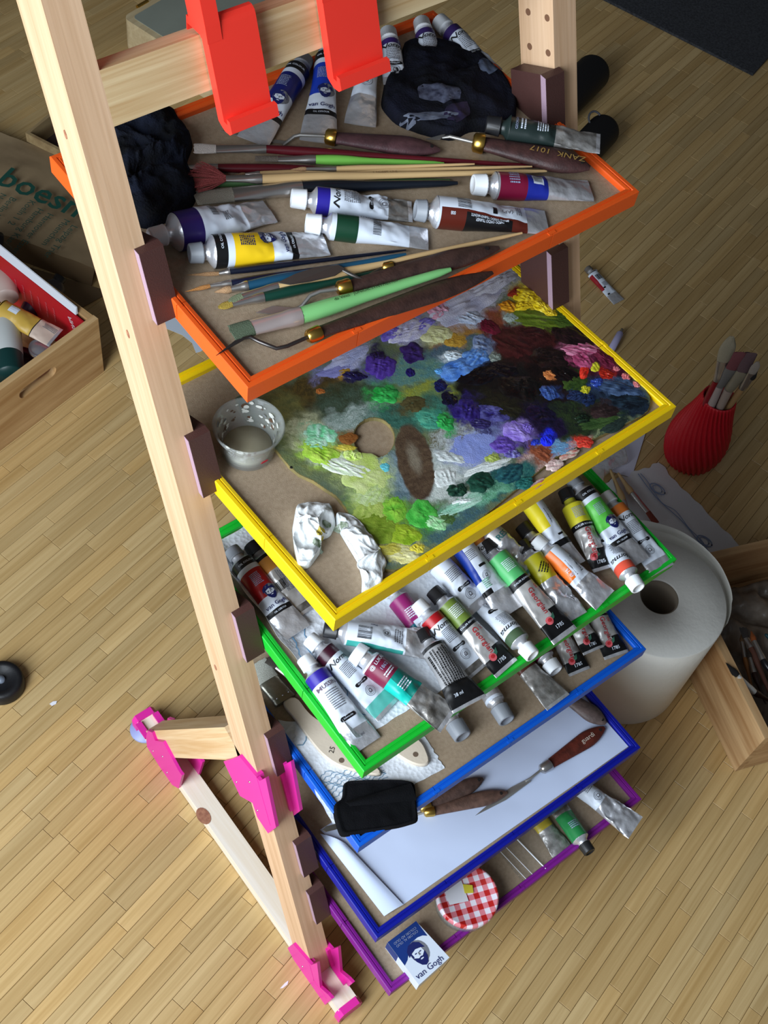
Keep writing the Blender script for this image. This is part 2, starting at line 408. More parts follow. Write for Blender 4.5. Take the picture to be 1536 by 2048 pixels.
# wheel pads under the heels
pad_m = mat('lavender_plastic', (150, 160, 205), 0.4)
for x0 in (XL, XR):
    O('heel_pad', MB().lathe(V((x0 + PWX / 2 - 0.004, 0.181, 0.0)), (0, 0, 1), [(0, 0), (.0205, 0), (.022, .002), (.021, .0045), (0, .0046)], 28), pad_m, easel)

# brackets: a clip around the front corner of each post, one pair per tray
def bracket(z0, side):
    za, zbk = z0 + .042, z0 - .016
    mb = MB()
    def sl(z, x, d): return V((x, lean_y(z) + d, z))
    if side == 0: xa, xb_, xi = -0.0165, 0.0045, -0.0066
    else: xa, xb_, xi = TW - .0165, TW - .0002, TW - 0.0002
    X0, X1 = (xa, xb_) if side == 0 else (xa, TW + .006)
    e = 0.0
    mb.hexa([sl(zbk, X0, -.0075), sl(zbk, X1, -.0075), sl(zbk, X1, -.0002), sl(zbk, X0, -.0002)],
            [sl(za, X0, -.0075), sl(za, X1, -.0075), sl(za, X1, -.0002), sl(za, X0, -.0002)])
    i0, i1 = (xi, xb_) if side == 0 else (xa, xi)
    bk = V((0, .036, -.036 * LB * 1.3))
    mb.hexa([sl(zbk, i0, -.0002), sl(zbk, i1, -.0002), sl(zbk, i1, -.0002) + bk, sl(zbk, i0, -.0002) + bk],
            [sl(za, i0, -.0002), sl(za, i1, -.0002), sl(za, i1, -.0002) + bk, sl(za, i0, -.0002) + bk])
    b = O('tray_bracket', mb, brown_pl, easel)
    xs = X0 - .0003
    mb = MB().hexa([sl(zbk, xs, -.0073), sl(zbk, xs + .0004, -.0073), sl(zbk, xs + .0004, -.0004), sl(zbk, xs, -.0004)],
                   [sl(za, xs, -.0073), sl(za, xs + .0004, -.0073), sl(za, xs + .0004, -.0004), sl(za, xs, -.0004)])
    O('bracket_edge', mb, mauve_pl, b)
for k in 'oygbdp':
    for side in (0, 1): bracket(float(TR[k][0][2]), side)

# ---------------------------------------------------------------- trays
hard_m = mat('hardboard', (168, 148, 124), 0.6, bump=0.25, bscale=1400, var=(154, 134, 110), vscale=260)
TC = {'o': ((238, 92, 28), 'orange'), 'y': ((250, 210, 12), 'yellow'), 'g': ((20, 190, 50), 'green'),
      'b': ((10, 96, 214), 'bright blue'), 'd': ((12, 24, 150), 'dark blue'), 'p': ((128, 30, 140), 'purple')}
TL = {'o': 'orange framed hardboard tray at the top of the easel, full of brushes',
      'y': 'yellow framed hardboard tray carrying the paint palette',
      'g': 'green framed hardboard tray heaped with paint tubes',
      'b': 'bright blue framed hardboard tray below the green one',
      'd': 'dark blue framed hardboard tray with a white sheet',
      'p': 'purple framed hardboard tray at the very bottom of the easel'}
# rail profile: distance in from the outer edge, height
PROF = [(0, -.0175), (0, -.0008), (.0008, 0), (.0040, 0), (.0046, -.0012), (.0052, -.0012), (.0058, -.0002), (.0088, -.0008), (.0094, -.0018), (.0096, -.0175)]
for k in 'oygbdp':
    c, nm = TC[k]
    m = mat(nm.replace(' ', '_') + '_plastic', c, 0.42, bump=0.05, bscale=700)
    t = T('tray', tp(k, TW / 2, TD / 2, -.0175), TL[k], 'tray', 'rainbow trays on the easel')
    mb = MB(); e = .009
    A = [tp(k, x, y, BH) for x, y in ((e, e), (TW - e, e), (TW - e, TD - e), (e, TD - e))]
    B = [tp(k, x, y, BH - .003) for x, y in ((e, e), (TW - e, e), (TW - e, TD - e), (e, TD - e))]
    O('board', mb.hexa(B, A), hard_m, t)
    def rail(o, d, n, L, segs):
        """o corner, d along, n inward"""
        for s in range(segs):
            s0, s1 = L * s / segs, L * (s + 1) / segs
            def pt(s_, q, first, last):
                a, h = q; ss = s_
                if first: ss = max(ss, a)
                if last: ss = min(ss, L - a)
                x = o[0] + d[0] * ss + n[0] * a; y = o[1] + d[1] * ss + n[1] * a; return tp(k, x, y, h)
            g = .00035
            r0 = [pt(s0 + (g if s else 0), q, s == 0, False) for q in PROF]
            r1 = [pt(s1 - (g if s < segs - 1 else 0), q, False, s == segs - 1) for q in PROF]
            mb = MB(); mb.loft([r0, r1], sm=False)
            if s < segs - 1:      # the snap tongue that locks two rail pieces
                cc = s1 - .004
                q = [pt(cc, (a, h), 0, 0) for a, h in ((.0006, .0001), (.0036, .0001))] + [pt(cc + .008, (a, h), 0, 0) for a, h in ((.0036, .0001), (.0006, .0001))]
                mb.hexa(q, [p + tn(k) * .0005 for p in q])
            O('rail', mb, m, t)
    rail((0, 0), (1, 0), (0, 1), TW, 4); rail((TW, 0), (0, 1), (-1, 0), TD, 3)
    rail((TW, TD), (-1, 0), (0, -1), TW, 4); rail((0, TD), (0, -1), (1, 0), TD, 3)

# ---------------------------------------------------------------- canvas hooks on the bar
red_pl = mat('signal_red_plastic', (255, 62, 48), 0.38)
def hook(x0, x1, z1, post_x, label):
    t = T('canvas_hook', V(((x0 + x1) / 2, lean_y(.107 + ZT) - .01, .1 + ZT)), label, 'hook', 'red canvas hooks on the cross bar')
    def q(x, z, d): return V((x, lean_y(z + ZT) - d, z + ZT))
    # back plate in front of the bar
    prof = [(.106, .0045), (.108, .0015), (z1 - .004, .0015), (z1 - .0005, .003), (z1, .007), (z1 - .002, .010), (z1 - .005, .0105), (.112, .0105), (.112, .0150), (.1165, .0155), (.1165, .0195), (.108, .0200), (.105, .016), (.104, .009)]
    def pl(x): return [q(x, z, d) for z, d in prof]
    O('plate', MB().prism(pl(x0), (x1 - x0, 0, 0)), red_pl, t)
    # clamp arm over the bar and the tall fin
    mb = MB(); mb.prism([q(post_x - .0006, z, d) for z, d in ((.1675, -.012), (.30, -.012), (.30, .0125), (.178, .0118), (.166, .0108), (.166, .0015), (.1675, .0010))], (.0125, 0, 0))
    O('fin', mb, red_pl, t)
    mb = MB(); mb.prism([q(x0, z, d) for z, d in ((.1672, .0010), (.172, .0010), (.172, -.0165), (.150, -.0245), (.150, -.0215), (.1660, -.0180))], (.0122, 0, 0))
    O('clamp', mb, red_pl, t)
hook(0.0755, 0.1185, .1795, 0.0755, 'red plastic canvas hook on the cross bar nearest the left post')
hook(0.1775, 0.2270, .1795, 0.1775, 'red plastic canvas hook further right on the cross bar, above the royal blue tube')
# ---------------------------------------------------------------- paint tubes
foil_m = mat('crimped_foil', (214, 215, 220), 0.34, 0.62, bump=0.5, bscale=120)
foild_m = mat('smeared_foil', (190, 188, 186), 0.38, 0.5, bump=0.5, bscale=120, var=(112, 108, 102), vscale=70)
white_l = mat('label_white', (220, 229, 242), 0.36)
white_c = mat('cap_white', (236, 240, 244), 0.4)
gray_c = mat('cap_grey', (140, 145, 152), 0.42)
dgray_c = mat('cap_dark', (34, 34, 36), 0.4)
black_l = mat('label_black', (18, 18, 20), 0.4)
navy_t = mat('ink_navy', (26, 34, 96), 0.45)
gray_t = mat('ink_grey', (120, 122, 130), 0.5)
red_t = mat('ink_red', (176, 40, 46), 0.45)
rose_t = mat('ink_rose', (206, 92, 100), 0.45)
PAL = {'f': foil_m, 'd': foild_m, 'w': white_l, 'k': black_l}
def colm(c):
    """label colour material from an rgb tuple or a key"""
    if isinstance(c, str): return PAL[c]
    return mat('label_%d_%d_%d' % c, c, 0.36)
TOPS = []
def tube(label, a, b, r=.0105, rt=.0135, bands=(), base='w', cap='white', capn=(.0085, .013), art=(), group=None, seed=0, crump=.35, flat=1.0, roll=0.0, nrm=None, neck=True, sh='f', flatfrom=0.25, side=None, tailmat=None, name='paint_tube', blot=None):
    """a: end of the cap, b: middle of the crimped tail (world points, on the axis)
    bands: (t0, t1, colour[, y0, y1]); art: drawings on the upper side"""
    a, b = V(a), V(b); X = (b - a); L = X.length; X.normalize(); n0 = V(nrm or (0, 0, 1))
    Y = n0.cross(X).normalized(); Z = X.cross(Y).normalized()
    if roll: R_ = Matrix.Rotation(roll, 3, X); Y = R_ @ Y; Z = R_ @ Z
    cr_, cl = capn; nk = .0035 if neck else .001; sl = r * .38
    s0 = cl + nk; LBd = L - s0 - sl
    rnd = random.Random(seed + 5)
    def wob(t, th):
        k = crump * min(1, max(0, (t - flatfrom * .6) * 2.2)); p = V((t * 7 + seed * 3.1, math.cos(th) * 1.3, math.sin(th) * 1.3 + seed))
        return noise.noise(p) * k * r * .55 + noise.noise(p * 2.7) * k * r * .22
    def half(t):
        u = max(0, (t - flatfrom) / (1 - flatfrom)); u2 = u ** .95
        w = r + (rt - r) * (u * u * (3 - 2 * u)); h = r * flat * (1 - u2) + .0007
        return w, h
    def P(t, th):
        w, h = half(t); y, z = w * math.cos(th), h * math.sin(th); q = wob(t, th) * (0.2 + .8 * min(1, h / (r * .5)))
        dip = -(r - h) * .30 * (1 if t < .97 else .9)
        z = z + q * (1 if z >= 0 else .2) + dip * 0
        return a + X * (s0 + sl + LBd * t) + Y * y + Z * z
    ts = sorted(set([i / 44 for i in range(45)] + [round(q, 4) for bd in bands for q in bd[:2]] + ([.955] if True else [])))
    N = 40
    mats = [colm(base), foil_m]; idx = {}
    def mi(c):
        m = colm(c)
        if m not in mats: mats.append(m)
        return mats.index(m)
    for bd in bands: mi(bd[2])
    rings = [[P(t, 2 * math.pi * i / N) for i in range(N)] for t in ts]
    def pick(k, i):
        t = (ts[k] + ts[k + 1]) / 2; th = 2 * math.pi * (i + .5) / N; c = 0
        yy = math.cos(th) if math.sin(th) >= 0 else None
        if t > .955: return 1
        for bd in bands:
            if bd[0] <= t <= bd[1]:
                if len(bd) > 3:
                    if yy is None: yy_ = 1.2 if math.cos(th) > 0 else -1.2
                    else: yy_ = yy
                    if not (bd[3] <= yy_ <= bd[4]): continue
                c = mats.index(colm(bd[2]))
        return c
    t = T(name, V((a + b) / 2) - Z * r, label, 'paint tube', group)
    mb = MB(); mb.loft(rings, pick, caps=False); mb.add(rings[-1], [tuple(range(N))], 1)
    O('tube_body', mb, mats, t)
    shm = foil_m if sh == 'f' else colm(sh)
    mb = MB().lathe(a + X * (s0 + sl), -X, [(r, 0), (r * .98, .0006), (r * .72, sl * .6), (cr_ * .78, sl), (cr_ * .75, sl + nk + .001)], 28, ref=Y)
    # squash the shoulder with the body
    O('shoulder', mb, shm, t)
    if cap:
        cm = {'white': white_c, 'grey': gray_c, 'dark': dgray_c}.get(cap) or colm(cap)
        mb = MB().lathe(a + X * cl, -X, [(cr_ * .6, 0), (cr_ * 1.03, 0), (cr_ * 1.03, .0012), (cr_, .0014), (cr_ * .95, cl - .0008), (cr_ * .88, cl), (cr_ * .70, cl), (cr_ * .66, cl - .0012), (0, cl - .0012)], 44, ref=Y, ribs=1, rd=.0004)
        O('cap', mb, cm, t)
    # ---- printing on the upper side
    def surf(s, y):
        tt = min(.95, max(0.005, s)); w_, h_ = half(tt); yy = max(-.965, min(.965, y / w_)); th = math.acos(yy)
        p = P(tt, th); nn = (Y * yy * h_ + Z * math.sqrt(1 - yy * yy) * w_).normalized(); return p + nn * .0005
    def fn(t0, y0, ang, size):
        ca, sa = math.cos(ang), math.sin(ang)
        # ang 0: up points to the cap, reading along +Y
        def g(x, y):
            u = (x * ca - y * sa) * size; v = (x * sa + y * ca) * size
            return surf(t0 - v / LBd, y0 * r + u)
        return g
    if art:
        mb = MB(); am = []
        def ai(m):
            if m not in am: am.append(m)
            return am.index(m)
        for it in art:
            kd = it[0]
            if kd == 'T':      # text, t, y, angle deg, size, colour, shear
                _, body, t0, y0, ang, size, m = it[:7]; shr = it[7] if len(it) > 7 else 0
                vs, fs = text2d(body, shr, .01); g = fn(t0, y0, math.radians(ang), size)
                mb.add([g(x, y) for x, y in vs], fs, ai(m))
            elif kd == 'L':    # block of fine print lines: t, y, angle, width, line gap, count, colour
                _, t0, y0, ang, wd, gp, ct, m = it; g = fn(t0, y0, math.radians(ang), 1.0); q = random.Random(seed + ct)
                for k in range(ct):
                    y = (ct / 2 - k - .5) * gp; x = -wd / 2; xe = wd / 2 * (1 - .3 * q.random())
                    while x < xe:
                        l = .0008 + .0016 * q.random(); mb.add([g(x, y), g(min(x + l, xe), y), g(min(x + l, xe), y + gp * .5), g(x, y + gp * .5)], [(0, 1, 2, 3)], ai(m)); x += l + .0004
            elif kd == 'B':    # bar code
                _, t0, y0, ang, wd, ht = it; g = fn(t0, y0, math.radians(ang), 1.0)
                for pl in barcode(wd, ht, seed): mb.add([g(x, y) for x, y in pl], [(0, 1, 2, 3)], ai(black_l))
            elif kd == 'P':    # portrait
                _, t0, y0, ang, size = it; g = fn(t0, y0, math.radians(ang), size)
                for j, (pl, sh_) in enumerate(FACE):
                    fill(mb, pl, g, ai((navy_t, white_l, gray_t)[sh_]), Z * (.00006 * (j + 1)), 3)
            elif kd == 'S':    # round seal
                _, t0, y0, size = it; g = fn(t0, y0, 0, size)
                for r0, r1 in ((.5, .46), (.36, .33)):
                    A = ell(0, 0, r0, r0, 24); B = ell(0, 0, r1, r1, 24)
                    mb.add([g(*p) for p in A + B], [(i, (i + 1) % 24, 24 + (i + 1) % 24, 24 + i) for i in range(24)], ai(gray_t))
                for pl in ([(-.16, -.2), (.16, -.2), (.2, .0), (.1, .22), (-.1, .22), (-.2, 0)],): fill(mb, pl, g, ai(gray_t))
                mb.add([g(x * .1, y * .1 + .02) + Z * .0001 for x, y in ell(0, 0, 1, 1, 8)], [tuple(range(8))], ai(white_l))
            elif kd == 'O':    # dark lozenge with a word in it
                _, body, t0, y0, size = it; g = fn(t0, y0, 0, size)
                pl = ell(-1.35, 0, .5, .5, 8, math.pi / 2, math.pi * 1.5) + ell(1.35, 0, .5, .5, 8, -math.pi / 2, math.pi / 2)
                fill(mb, pl, g, ai(black_l))
                vs, fs = text2d(body, .2, .0); h = fn(t0, y0, 0, size * .55); mb.add([h(x, y) + Z * .0002 for x, y in vs], fs, ai(white_l))
            elif kd == 'R':    # rose
                _, t0, y0, size = it; g = fn(t0, y0, 0, size)
                fill(mb, ell(0, 0, .5, .5, 16), g, ai(rose_t))
                fill(mb, ell(.05, .05, .28, .24, 12), g, ai(red_t), Z * .0001)
                mb.add([g(*p) for p in [(.4, .3), (1.1, .7), (.9, .1), (.5, -.1)]], [(0, 1, 2, 3)], ai(mat('ink_leaf', (60, 110, 90), .5)))
            elif kd == 'Q':    # coloured box: t, y, angle, w, h, colour
                _, t0, y0, ang, wd, ht, m = it; g = fn(t0, y0, math.radians(ang), 1.0)
                nx = 6; mb.grid([[g(-wd / 2 + wd * i / nx, -ht / 2 + ht * j / 3) for j in range(4)] for i in range(nx + 1)], ai(m), sm=False)
        O('printing', mb, am, t)
    if blot:
        pass
    return t

# label layouts -------------------------------------------------------------
def gogh(c, text=True, dark=(20, 20, 22)):
    """black ring, white ring, colour field, white field with portrait, black ring, bare foil"""
    bands = [(0, .10, dark), (.10, .16, 'w'), (.16, .40, c), (.40, .50, c, -1.3, .35), (.66, .72, dark), (.72, 1, 'f')]
    art = [('T', 'OIL COLOUR', .055, 0, 0, .0028, white_l), ('L', .28, -.15, 0, .010, .0016, 8, navy_t if sum(c) > 380 else mat('ink_pale', (150, 160, 190), .5)),
           ('P', .475, .15, 0, .0145), ('T', 'van Gogh', .615, .0, 0, .0060, navy_t), ('T', 'OIL COLOUR', .692, 0, 0, .0024, white_l)]
    return dict(bands=bands, art=art, base='w', cap='grey', capn=(.0085, .011))
def norma(c, tail='f', end=.84, word='Norma'):
    bands = [(0, .13, c), (end, 1, tail)]
    art = [('T', word, .20, .0, 0, .0078, black_l, .35), ('L', .36, .0, 0, .013, .0016, 9, gray_t), ('O', 'Schmincke', .56, .0, .0042), ('S', .70, 0, .0105)]
    return dict(bands=bands, art=art, base='w', cap='white')
def georgian(c):
    ink = white_l if sum(c) < 420 else mat('ink_pale', (150, 160, 190), .5)
    bands = [(0, .30, c), (.30, .38, 'k'), (.38, .80, mat_key), (.80, 1, 'k'), (.70, .82, 'k', .2, 1.3)]
    art = [('L', .15, -.1, 0, .012, .0018, 7, ink), ('T', 'DALER ROWNEY', .34, 0, 0, .0027, white_l), ('T', 'Georgian', .58, -.05, -90, .0082, red_t, .1), ('T', 'Oil', .45, .55, -90, .004, red_t),
           ('R', .80, -.35, .0085), ('T', '1785', .885, .15, 0, .0055, white_l)]
    return dict(bands=bands, art=art, base='f', cap='dark')
PAL['s'] = mat('silver_print', (196, 194, 192), 0.34, 0.35)
mat_key = 's'

Pt = lambda k, uv, h: ta(k, uv[0], uv[1], h)
def TU(k, label, cap_uv, tail_uv, h=(0.0, 0.0), lay=None, **kw):
    """tube on tray k from picture points, h: lift of cap end and tail above the board"""
    d = dict(lay or {}); d.update(kw); r = d.get('r', .0105); d['r'] = r
    fl = d.get('flat', 1.0)
    # crimped tails lie on the board, the cap end on its radius
    a = Pt(k, cap_uv, h[0] + r * .98 * fl); b = Pt(k, tail_uv, h[1] + .0035)
    return tube(label, a, b, nrm=tn(k), **d)
GO = 'paint tubes on the orange tray'
navy = (22, 30, 104); inkp = mat('ink_pale', (150, 160, 190), .5)
TU('o', 'dark blue tube with portrait, behind the left red hook', (612, 118), (505, 283), lay=gogh(navy), group=GO, r=.0115, rt=.015, seed=1, crump=.15)
TU('o', 'royal blue and white portrait tube below the right red hook', (656, 92), (636, 284), lay=gogh((28, 60, 178)), group=GO, r=.011, rt=.0165, seed=2, crump=.2)
TU('o', 'white label tube with bare foil end beside the royal blue portrait tube', (742, 92), (720, 250), group=GO, seed=3, bands=[(.60, 1, 'f')], art=[('O', 'Schmincke', .20, 0, .0042), ('S', .42, 0, .012)], r=.010, rt=.0145)
TU('o', 'small white capped tube with violet ring, leftmost of three behind the black rag', (776, 62), (792, 170), group=GO, lay=norma((62, 40, 110)), seed=4, r=.0098, rt=.012)
TU('o', 'white capped tube with cream label, middle one of three behind the black rag', (842, 42), (872, 150), group=GO, lay=norma((58, 40, 104)), seed=5, r=.0098, rt=.012)
TU('o', 'white capped tube with violet ring, rightmost of three behind the black rag', (876, 40), (985, 148), group=GO, lay=norma((52, 34, 92)), seed=6, r=.0098, rt=.013)
TU('o', 'dark green and silver tube lying over the right rim of the orange tray', (972, 249), (1200, 288), h=(.010, .016), group=GO, seed=7, bands=[(0, .5, (34, 46, 44)), (.5, 1, 'd')], base='d', cap='dark', sh=(34, 46, 44),
   art=[('T', 'GEORGIAN', .07, 0, 0, .0032, inkp), ('L', .15, 0, 0, .014, .003, 2, white_l), ('L', .36, .1, 0, .014, .0022, 5, white_l)], r=.012, rt=.0135, flat=.75, crump=.5)
TU('o', 'violet banded white tube with a round silver shoulder by the left post', (300, 476), (540, 422), group=GO, seed=8, bands=[(0, .22, (44, 30, 96)), (.70, 1, 'f')], art=[('B', .38, .1, 0, .012, .006), ('L', .50, -.2, 0, .012, .0018, 4, gray_t)], r=.0158, rt=.014, crump=.6)
TU('o', 'yellow and white portrait tube with grey cap', (378, 507), (652, 487), group=GO, lay=gogh((242, 200, 30)), seed=9, r=.0135, rt=.014, crump=.5)
TU('o', 'blue ringed crumpled tube lying under the brush handles, white cap', (582, 396), (824, 424), group=GO, lay=norma((44, 36, 150), 'd', .74), seed=10, r=.0118, rt=.0125, crump=.7)
TU('o', 'white tube with a dark green band and bar code', (611, 446), (856, 478), group=GO, seed=11, bands=[(0, .04, 'w'), (.05, .27, (22, 62, 42)), (.80, 1, 'f')], cap='white', art=[('B', .46, -.15, 0, .014, .007), ('L', .40, .62, 0, .004, .002, 9, gray_t)], r=.0112, rt=.013)
TU('o', 'white tube with brown and black panel and grey cap', (830, 420), (1094, 446), group=GO, seed=12, bands=[(.02, .80, (92, 34, 24), -1.3, -.48), (.24, .66, 'k', -1.3, -.58), (.80, 1, 'f')], cap='grey',
   art=[('B', .22, .10, 0, .013, .012), ('Q', .50, -.1, 0, .007, .004, black_l), ('T', 'BRUNO OSSIDO TRANSPARENTE', .45, -.68, 90, .0023, white_l), ('T', 'PARDO OXIDO TRANSP.', .45, -.84, 90, .0023, white_l), ('T', '008', .12, -.7, 90, .0028, white_l), ('T', '(AP)', .62, .05, 90, .0055, gray_t), ('L', .73, .3, 0, .012, .002, 3, gray_t)], r=.0135, rt=.0150, capn=(.0095, .0095))
TU('o', 'wine red and blue tube with glossy white cap', (945, 369), (1182, 382), group=GO, seed=13, bands=[(.02, .30, (120, 18, 52)), (.30, .52, (30, 44, 150)), (.36, .47, 'w', -.5, .45)], base='f', cap='white',
   art=[('L', .16, .0, 90, .010, .0022, 6, inkp), ('B', .41, .0, 0, .007, .008)], r=.0118, rt=.0135, capn=(.0095, .012))
GG = 'paint tubes heaped on the green tray'
TU('g', 'red and white portrait tube with grey cap, next to the left post', (462, 1098), (594, 1267), lay=gogh((168, 26, 28)), group=GG, seed=21, r=.0125, rt=.0165, h=(.004, .004))
TU('g', 'clear silver tube with orange ring, half under the yellow tray corner', (500, 1088), (612, 1226), group=GG, seed=22, bands=[(0, .05, 'k'), (.05, .26, (206, 140, 62)), (.26, .86, 's')], base='d', cap='dark', art=[('B', .5, -.3, 0, .012, .010), ('L', .45, .3, 90, .025, .002, 6, gray_t)], r=.0125, rt=.0145)
TU('g', 'dark maroon ringed tube with white cap and turquoise stained tail', (617, 1276), (778, 1420), group=GG, lay=norma((58, 18, 36), (96, 186, 176), .80), seed=23, r=.0115, rt=.0165)
TU('g', 'violet ringed tube with white cap, nearest the front left corner', (607, 1315), (734, 1492), group=GG, seed=24, bands=[(.0, .14, (48, 34, 150)), (.76, 1, 'f')], cap='white',
   art=[('T', 'MUSSINI', .20, 0, 0, .0060, mat('ink_plum', (90, 70, 90), .5)), ('L', .38, 0, 0, .014, .0022, 9, gray_t), ('O', 'Schmincke', .62, 0, .0046), ('T', '35 ml', .86, 0, 0, .004, gray_t)], r=.0122, rt=.0165)
TU('g', 'white tube with printed label lying crosswise, crumpled clear tail', (648, 1258), (866, 1290), group=GG, seed=26, bands=[(.02, .66, (60, 160, 150), -1.3, -.9), (.68, 1, 'f')], cap='dark', h=(.010, .012),
   art=[('B', .20, -.2, 0, .012, .014), ('S', .45, .1, .008), ('T', 'AP', .45, .1, 90, .004, black_l), ('L', .60, .1, 0, .016, .0024, 4, gray_t), ('T', '00427', .30, .55, 90, .003, navy_t)], r=.0125, rt=.0175, crump=.7)
TU('g', 'wine red and turquoise tube with wide white cap and dark smeared foil', (708, 1302), (898, 1440), group=GG, seed=25, bands=[(.02, .27, (122, 30, 62)), (.27, .56, (10, 120, 108)), (.27, .56, (20, 190, 175), -1.3, -.45), (.56, 1, 'd')], base='w', cap='white', h=(.007, .003),
   art=[('T', '@ LUKAS', .06, 0, 0, .0048, white_l), ('T', '1862', .14, 0, 0, .005, inkp), ('L', .22, 0, 0, .014, .0026, 2, white_l), ('L', .42, 0, 0, .013, .0026, 4, white_l)], r=.0125, rt=.016, capn=(.0115, .011), crump=.8)
TU('g', 'magenta and teal tube lying under the red ringed one', (772, 1168), (880, 1305), group=GG, seed=28, bands=[(.0, .45, (150, 40, 110)), (.45, 1, (10, 110, 130)), (.42, .75, 'w', -.4, .5)], base='w', cap='white', art=[('L', .3, 0, 0, .013, .0022, 5, white_l), ('B', .58, 0, 90, .012, .007)], r=.0115, rt=.013)
TU('g', 'white capped tube with a bright red ring', (833, 1205), (957, 1344), group=GG, lay=norma((176, 26, 34), 'd', .86), seed=27, r=.0118, rt=.0145, h=(.009, .004))
TU('g', 'olive green tube with crusted cap, red lettering and black tail', (864, 1180), (1014, 1338), group=GG, lay=georgian((116, 140, 60)), seed=29, r=.0118, rt=.0155, h=(.008, .006))
TU('g', 'plain white tube with round seal coming out under the yellow rim', (850, 1100), (962, 1215), group=GG, seed=30, bands=[(.86, 1, 'f')], art=[('L', .30, 0, 0, .016, .0018, 7, gray_t), ('O', 'Schmincke', .56, 0, .0046), ('S', .72, 0, .0115)], r=.0125, rt=.0145, h=(.010, .010))
TU('g', 'blue and white tube with black bars and a bent foil tail', (890, 1050), (1024, 1225), group=GG, seed=31, bands=[(.0, .55, (24, 56, 150), -1.3, -.55), (.66, .72, 'k', -1.3, -.3), (.72, 1, 'f')], art=[('L', .25, -.2, 0, .010, .0018, 6, gray_t), ('Q', .40, .1, 0, .008, .0028, black_l), ('S', .52, -.1, .009), ('L', .60, -.4, 0, .008, .002, 5, mat('ink_mint', (120, 190, 150), .5))], r=.0122, rt=.0165, h=(.016, .014))
TU('g', 'orange ringed tube under the light green one', (918, 1050), (1030, 1190), group=GG, lay=norma((220, 138, 60)), seed=32, r=.0122, rt=.014, h=(.010, .004))
TU('g', 'light green tube with red lettering and black tail reaching over the front rim', (968, 1085), (1131, 1273), group=GG, lay=georgian((86, 186, 110)), seed=33, r=.0128, rt=.0165, h=(.012, .013))
TU('g', 'bare crumpled foil tube with pale lettering under the yellow rim', (950, 1040), (1068, 1142), group=GG, seed=34, bands=[(0, .25, 's'), (.9, 1, (110, 190, 180))], base='f', cap='dark', art=[('T', 'RES', .18, 0, 0, .009, mat('ink_teal', (40, 110, 110), .5))], r=.0125, rt=.013, h=(.014, .012), crump=1.0)
TU('g', 'upside down white label tube with green ring, white cap over the front rim', (1066, 1312), (948, 1185), group=GG, lay=norma((70, 92, 66)), seed=35, r=.0112, rt=.014, h=(.011, .003))
TU('g', 'mustard yellow tube with long silver tail beside the light green one', (1040, 1085), (1150, 1238), group=GG, seed=36, bands=[(.0, .38, (184, 178, 36))], base='f', cap='dark', art=[('L', .22, 0, 45, .012, .0026, 4, black_l)], r=.0125, rt=.0165, h=(.007, .006), crump=.8)
TU('g', 'orange and white tube with bar code and flared foil tail', (1070, 1078), (1210, 1201), group=GG, seed=37, bands=[(0, .50, (240, 120, 40), -1.3, -.42), (.58, 1, 'f')], base='w', cap='white', art=[('B', .36, .15, 90, .020, .010), ('T', '@ 76', .40, -.66, 90, .0045, white_l)], r=.0112, rt=.0165, h=(.013, .012), crump=.5)
TU('g', 'dark brown tube with fine pale stripes under the yellow and white one', (1042, 1050), (1140, 1170), group=GG, seed=38, bands=[(0, .75, (58, 26, 28))], base='d', cap='dark', art=[('L', .4, 0, 90, .03, .0026, 7, mat('ink_mauve', (150, 120, 130), .5))], r=.0125, rt=.013, h=(.004, .003))
TU('g', 'yellow and white tube with bar code, black ring and bare tail', (1040, 975), (1152, 1132), group=GG, seed=39, bands=[(0, .42, (232, 214, 40), -1.3, -.22), (.62, .70, 'k'), (.70, 1, 'f')], base='w', cap='dark', art=[('B', .28, .42, 90, .018, .008), ('Q', .55, .35, 0, .006, .0022, black_l)], r=.0115, rt=.0125, h=(.020, .017), crump=.4)
TU('g', 'lemon yellow tube with black cap and twisted silver lower half', (1129, 980), (1205, 1140), group=GG, lay=georgian((214, 206, 50)), seed=40, r=.0118, rt=.011, h=(.012, .010), sh=(200, 196, 60), crump=.8)
TU('g', 'light green and white portrait tube with grey cap, near the right rim', (1144, 958), (1275, 1129), group=GG, lay=gogh((94, 196, 76)), seed=41, r=.0128, rt=.0175, h=(.014, .012))
TU('g', 'orange ringed tube with white cap along the right rim', (1208, 988), (1326, 1141), group=GG, lay=norma((206, 112, 46)), seed=42, r=.0112, rt=.0165, h=(.0, .001))
TU('g', 'coral ringed tube, its white cap over the front rim beside the roll core', (1277, 1177), (1180, 1040), group=GG, lay=norma((226, 88, 66)), seed=43, r=.0110, rt=.014, h=(.011, .002))
TU('g', 'black tube with a grey text panel crossing the front rim', (842, 1262), (940, 1410), group=GG, seed=44, bands=[(.05, .62, (150, 150, 152)), (.66, 1, 'k')], base='k', cap='dark', art=[('L', .36, 0, 90, .040, .0026, 9, black_l), ('T', '38 ml', .80, -.4, 0, .0045, white_l)], r=.0125, rt=.0195, h=(.004, .013), crump=.3)
GB = 'paint tubes on the bright blue tray'
TU('b', 'maroon ringed tube with a stepped white cap below the green rim', (1112, 1343), (1020, 1225), group=GB, seed=51, bands=[(0, .3, (96, 14, 60))], base='w', cap='white', r=.0112, rt=.014, capn=(.010, .013))
TU('b', 'silver tube with rose and black 1785 tail, in front of its twin', (1082, 1205), (1160, 1345), group=GB, lay=georgian((150, 120, 100)), seed=52, r=.0112, rt=.0145)
TU('b', 'silver rose tube mostly hidden by its neighbours under the green rim', (1115, 1180), (1188, 1302), group=GB, lay=georgian((150, 100, 100)), seed=53, r=.0112, rt=.0145, h=(.006, .008))
TU('b', 'silver tube with red lettering and black tail in the right corner', (1160, 1165), (1234, 1312), group=GB, lay=georgian((170, 150, 100)), seed=54, r=.0122, rt=.0165)
